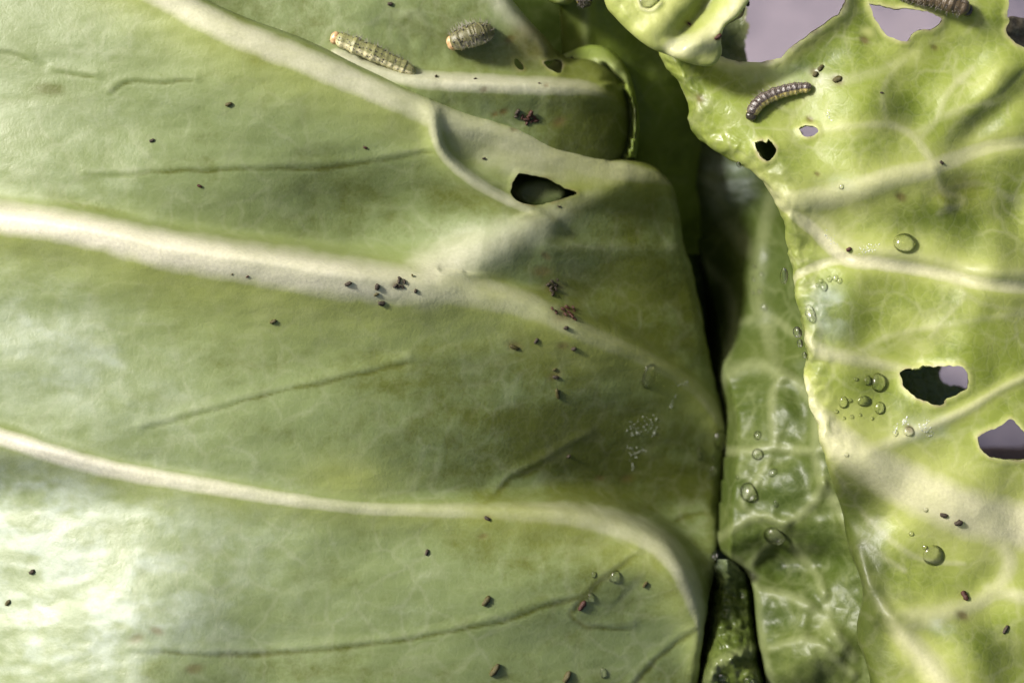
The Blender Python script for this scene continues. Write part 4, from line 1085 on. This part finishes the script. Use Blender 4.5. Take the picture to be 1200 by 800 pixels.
def caterpillar(L, spine, nseg, mats, label, heads=True, seed=0, belly_side=0.0, hair=1.0, tilt=0, rings=1.0, warts=1.0):
    """spine: (x, y, radius, lift) from the head to the tail"""
    bodym, headm, spotm, hairm, legm = mats
    rg = random.Random(seed)
    Cs, T = spline([(p[0], p[1]) for p in spine], 16)
    kk = np.arange(len(spine))
    rad = np.interp(T, kk, [p[2] for p in spine]); lift = np.interp(T, kk, [p[3] for p in spine])
    zs = np.array([L.height(x, y) for x, y in Cs])
    ker = np.ones(21) / 21
    zs = np.convolve(np.pad(zs, 10, 'edge'), ker, 'valid')
    seglen = np.concatenate([[0], np.cumsum(np.linalg.norm(np.diff(Cs, axis=0), axis=1))])
    N = nseg * 10 + 1
    sl = np.linspace(0, seglen[-1], N); t = sl / seglen[-1]
    f = lambda a: np.interp(sl, seglen, a)
    x, y, r0, lf, z = f(Cs[:, 0]), f(Cs[:, 1]), f(rad), f(lift), f(zs)
    z = z + r0 * .86 + lf
    C = np.stack(at(x, y, z), -1)
    endt = np.minimum(np.clip(t / .05, 0, 1), np.clip((1 - t) / .05, 0, 1))
    ph = t * nseg * 2 * np.pi
    prof = r0 * np.sqrt(np.clip(endt * (2 - endt), .02, 1)) * (1 + .05 * np.cos(ph) * (.3 + .7 * rings) + .022 * rings * np.cos(3 * ph)) * (1 + .05 * np.interp(t * nseg, np.arange(nseg + 1), np.random.RandomState(seed).randn(nseg + 1)))
    k = 28
    a = np.linspace(0, 2 * np.pi, k, endpoint=False)
    R = prof[:, None] * (1 - .10 * np.maximum(-np.cos(a), 0)[None]) * S
    T3 = np.gradient(C, axis=0); T3 /= np.linalg.norm(T3, axis=1)[:, None]
    co, fc = tube_mesh('body', C, R, k)
    aa = (np.abs(np.mod(a + math.radians(tilt) + np.pi, 2 * np.pi) - np.pi))      # 0 on the back, pi on the belly
    A2 = np.repeat(aa[None], N, 0); P2 = np.repeat(ph[:, None], k, 1)
    flank = sm(A2, 1.15, 1.4) * (1 - sm(A2, 1.75, 2.1)) * (.75 + .25 * np.cos(P2))
    belly = sm(A2, 1.5, 1.9)
    band = np.clip(.5 + .5 * np.cos(P2 * 3), 0, 1) ** 3 * (1 - sm(A2, 1.0, 1.3)) * .8 * rings
    band = np.maximum(band, np.exp(-((A2 - .0) / .10) ** 2) * .8 * rings); band = np.maximum(band, np.exp(-((A2 - .75) / .09) ** 2) * .55 * rings)
    pad = lambda q: np.concatenate([q.ravel(), [0, 0]])
    root = empty('caterpillar', tuple(C[N // 2] - np.array([0, 0, r0[N // 2] * S])))
    tag(root, label, 'caterpillar')
    inv = -Vector(root.location)
    def part(nm, co_, f_, mat, attrs=None, parent=root, stuff=False, lab=None):
        me = raw_mesh(nm, np.asarray(co_) + np.array(inv)[None], f_, None, attrs); me.materials.append(mat)
        o = link(bpy.data.objects.new(nm, me), parent)
        if stuff: o['kind'] = 'stuff'
        if lab: o['label'] = lab
        return o
    part('body', co, fc, bodym, {'flank': pad(flank), 'belly': pad(belly), 'band': pad(band)})
    Sd = np.cross(T3, np.array([0, 0, 1.])); Sd /= np.linalg.norm(Sd, axis=1)[:, None]; Up = np.cross(Sd, T3)
    pt = lambda i, an, q: C[i] + prof[i] * S * q * (math.cos(an) * Up[i] + math.sin(an) * Sd[i])
    # head: two rounded cheeks joined by the brow, narrowing to the mouth
    if heads:
        r = r0[4] * S
        hc = C[0] - T3[0] * r * .15 - Up[0] * r * .12
        u = np.linspace(0, np.pi, 15); w = np.linspace(0, 2 * np.pi, 22, endpoint=False)
        hco = []
        for i_, uu in enumerate(u):
            for ww in w:
                dx, dy, dz = -math.cos(uu), math.sin(uu) * math.sin(ww), math.sin(uu) * math.cos(ww)
                q = 1 + .10 * abs(dy) ** .6 - .06 * (1 - abs(dy)) * (dz > 0) - (.25 if dz < 0 else .0) * abs(dz) * max(0, -dx)
                hco.append(hc + r * .86 * q * (T3[0] * dx * .85 + Sd[0] * dy + Up[0] * dz * .92))
        hf = []
        for i_ in range(14):
            for j in range(22):
                q, w2 = i_ * 22 + j, i_ * 22 + (j + 1) % 22
                hf += [(q, w2, w2 + 22), (q, w2 + 22, q + 22)]
        hd = part('head', hco, np.array(hf), headm)
        for s_ in (-1, 1):
            c0 = hc - T3[0] * r * .55 + Sd[0] * s_ * r * .55 + Up[0] * r * .12
            ec = [c0 + .16 * r * np.array(v) for v in ((1, 0, 0), (-1, 0, 0), (0, 1, 0), (0, -1, 0), (0, 0, 1), (0, 0, -1))]
            part('eye', ec, [(0, 2, 4), (2, 1, 4), (1, 3, 4), (3, 0, 4), (2, 0, 5), (1, 2, 5), (3, 1, 5), (0, 3, 5)], spotm, parent=hd)
    # legs: three jointed pairs behind the head, four pairs of stumpy prolegs and a tail pair
    def cone(base, tip, rb, rt, nm):
        cc = np.linspace(base, tip, 4); co_, f_ = tube_mesh(nm, cc, np.linspace(rb, rt, 4), 8, up=(.3, .9, .2))
        part(nm, co_, f_, legm)
    for q in (1, 2, 3):
        i_ = int((q - .35) * 10)
        for s_ in (-1, 1):
            b0 = pt(i_, s_ * 2.25, .9); cone(b0, b0 - Up[i_] * r0[i_] * S * .45 + Sd[i_] * s_ * r0[i_] * S * .25 - T3[i_] * r0[i_] * S * .2, r0[i_] * S * .17, r0[i_] * S * .05, 'leg')
    for q in [s for s in (6, 7, 8, 9, nseg) if s <= nseg]:
        i_ = int((q - .5) * 10)
        for s_ in (-1, 1):
            b0 = pt(i_, s_ * 2.45, .85); cone(b0, b0 - Up[i_] * r0[i_] * S * .32, r0[i_] * S * .26, r0[i_] * S * .2, 'proleg')
    # dark warts and the fine hairs that stand on them
    wc, wf, hcs, hfs = [], [], [], []
    for q in range(nseg):
        for sub in (.28, .7):
            i_ = int((q + sub) * 10)
            if i_ < 4 or i_ > N - 5: continue
            for an in (-1.25, -.8, -.38, .38, .8, 1.25):
                if rg.random() < .25: continue
                i_ = min(max(int((q + sub + rg.uniform(-.16, .16)) * 10), 3), N - 4)
                c0 = pt(i_, an + rg.uniform(-.16, .16) - math.radians(tilt) * .6, .97); nrm = (c0 - C[i_]); nrm /= np.linalg.norm(nrm); rr = r0[i_] * S * rg.uniform(.05, .13) * warts
                b_ = len(wc)
                for v in ((1, 0, 0), (-1, 0, 0), (0, 1, 0), (0, -1, 0), (0, 0, 1), (0, 0, -1)): wc.append(c0 + rr * np.array(v))
                wf += [tuple(b_ + e for e in t3) for t3 in ((0, 2, 4), (2, 1, 4), (1, 3, 4), (3, 0, 4), (2, 0, 5), (1, 2, 5), (3, 1, 5), (0, 3, 5))]
                for z_ in range(2):
                    dirn = nrm + np.array([rg.uniform(-.5, .5) for _ in range(3)]); dirn /= np.linalg.norm(dirn)
                    tip = c0 + dirn * r0[i_] * S * rg.uniform(.4, 1.0) * hair; sd_ = np.cross(dirn, T3[i_]); sd_ /= np.linalg.norm(sd_) + 1e-9; w_ = r0[i_] * S * .018
                    b2 = len(hcs); th = np.cross(dirn, sd_)
                    hcs += [c0 + sd_ * w_, c0 - sd_ * w_ * .5 + th * w_, c0 - sd_ * w_ * .5 - th * w_, tip]; hfs += [(b2, b2 + 1, b2 + 3), (b2 + 1, b2 + 2, b2 + 3), (b2 + 2, b2, b2 + 3)]
    part('wart', wc, wf, spotm, stuff=True)
    part('hair', hcs, hfs, hairm, stuff=True)
    return root
M_spot = simple_mat('black_wart', (.008, .006, .006), (.02, .016, .014), .3)
M_hair = simple_mat('pale_hair', (.20, .18, .15), (.35, .32, .27), .5)
M_leg = simple_mat('pale_leg', (.30, .24, .10), (.45, .38, .20), .4)
brown_set = (cat_material('brown_caterpillar', (.032, .022, .017), (.24, .20, .165), (.62, .52, .17), (.42, .36, .13), rough=.26, spec=.7), simple_mat('dark_head', (.014, .012, .008), (.045, .038, .022), .25, 1800, .6), M_spot, M_hair, M_leg)
grey_set = (cat_material('grey_caterpillar', (.22, .22, .085), (.30, .29, .15), (.82, .75, .46), (.56, .52, .26)), simple_mat('orange_head', (.36, .21, .09), (.55, .40, .22), .3, 1500, .5), M_spot, M_hair, M_leg)
olive_set = (cat_material('olive_caterpillar', (.115, .11, .045), (.20, .19, .12), (.50, .45, .28), (.30, .27, .12)),) + grey_set[1:]
caterpillar(D, [(881, 135, 7.2, 0), (884.5, 126.5, 8.2, 0), (893, 118, 8.2, 0), (905, 111.6, 7.8, 0), (920, 106.6, 7.4, 0), (935, 103.4, 7.0, 0), (946, 102.8, 6.4, 0), (951, 104, 5, 0)], 13, brown_set,
            'dark brown banded caterpillar with yellow flank beside the small holes', seed=1, tilt=52)
caterpillar(B, [(394, 45, 8, 2), (404, 48.5, 9.5, 2), (420, 55, 10, 2), (440, 63.5, 10, 2), (457, 71.5, 9.2, 2), (474, 79, 7.5, 1), (487, 85.5, 5, 0)], 13, grey_set,
            'long grey and cream caterpillar with orange head along the upper fold', seed=2, tilt=52, rings=.2, warts=1.15)
caterpillar(B, [(531, 50, 9, 2), (537, 47.5, 12, 3), (548, 43.5, 14, 4), (559, 40.5, 14, 3), (568, 38.5, 12, 0), (574, 38, 9, -4)], 11, olive_set,
            'short curled olive caterpillar with orange head above the level rib', seed=3, tilt=34, rings=.2, warts=1.15)
caterpillar(D, [(1134, 12, 6, 4), (1128, 9, 10, 4), (1114, 4, 11, 4), (1098, -1, 11, 3), (1080, -5, 11, 2), (1060, -9, 9, 2), (1046, -11, 6, 2)], 13, (cat_material('rusty_caterpillar', (.07, .05, .025), (.16, .13, .08), (.42, .34, .16), (.28, .22, .09)), brown_set[1], M_spot, M_hair, M_leg),
            'brownish caterpillar cut by the top edge above the chewed hole', heads=True, seed=4, tilt=10, rings=.5)
caterpillar(K4, [(686, 3, 8, 10), (684, -4, 10, 12), (681, -16, 11, 12), (677, -32, 11, 10), (674, -46, 8, 8)], 11, brown_set,
            'pinkish grey caterpillar end poking in at the top edge over the cleft', heads=True, seed=5)

# ---- dry leaf scrap in the corner and a brown stem on the ground
W_ = Leaf(1150, 1215, -20, 110, 2.5)
W_.Z += -60 + 8 * fbm(W_.U, W_.V, 30, 141, 3) + 2 * fbm(W_.U, W_.V, 9, 143, 2)
W_.outline([(1160, -60), (1166, 10), (1172, 22), (1186, 19), (1200, 21), (1230, 18), (1320, 10)], +1, [4] * 7, 8)
W_.Z -= W_.Zroll
scrap = W_.build('dead_leaf_scrap', M_dead, None, 'grey brown scrap of dead leaf in the top right corner', 3)
tag(scrap, None, 'dead leaf')
gz = -.0845
def stem(pts, rr, label):
    C = [(*[float(q) for q in at(x, y, z)[:2]], z * S) for x, y, z in pts]
    Cs = np.array([np.array(C[0]) + (np.array(C[-1]) - np.array(C[0])) * t for t in np.linspace(0, 1, 12)]) + np.random.RandomState(3).randn(12, 3) * 5.0 * S
    co, f = tube_mesh('stem', Cs, np.full(12, rr * S) * (1 + .2 * np.random.RandomState(1).randn(12)), 12)
    me = raw_mesh('stem', co, f); me.materials.append(M_stem)
    return tag(link(bpy.data.objects.new('stem', me)), label, 'stem')
stem([(1080, 541, -190), (1420, 505, -1490)], 15, 'brown stem seen through the lower right hole of the leaf')
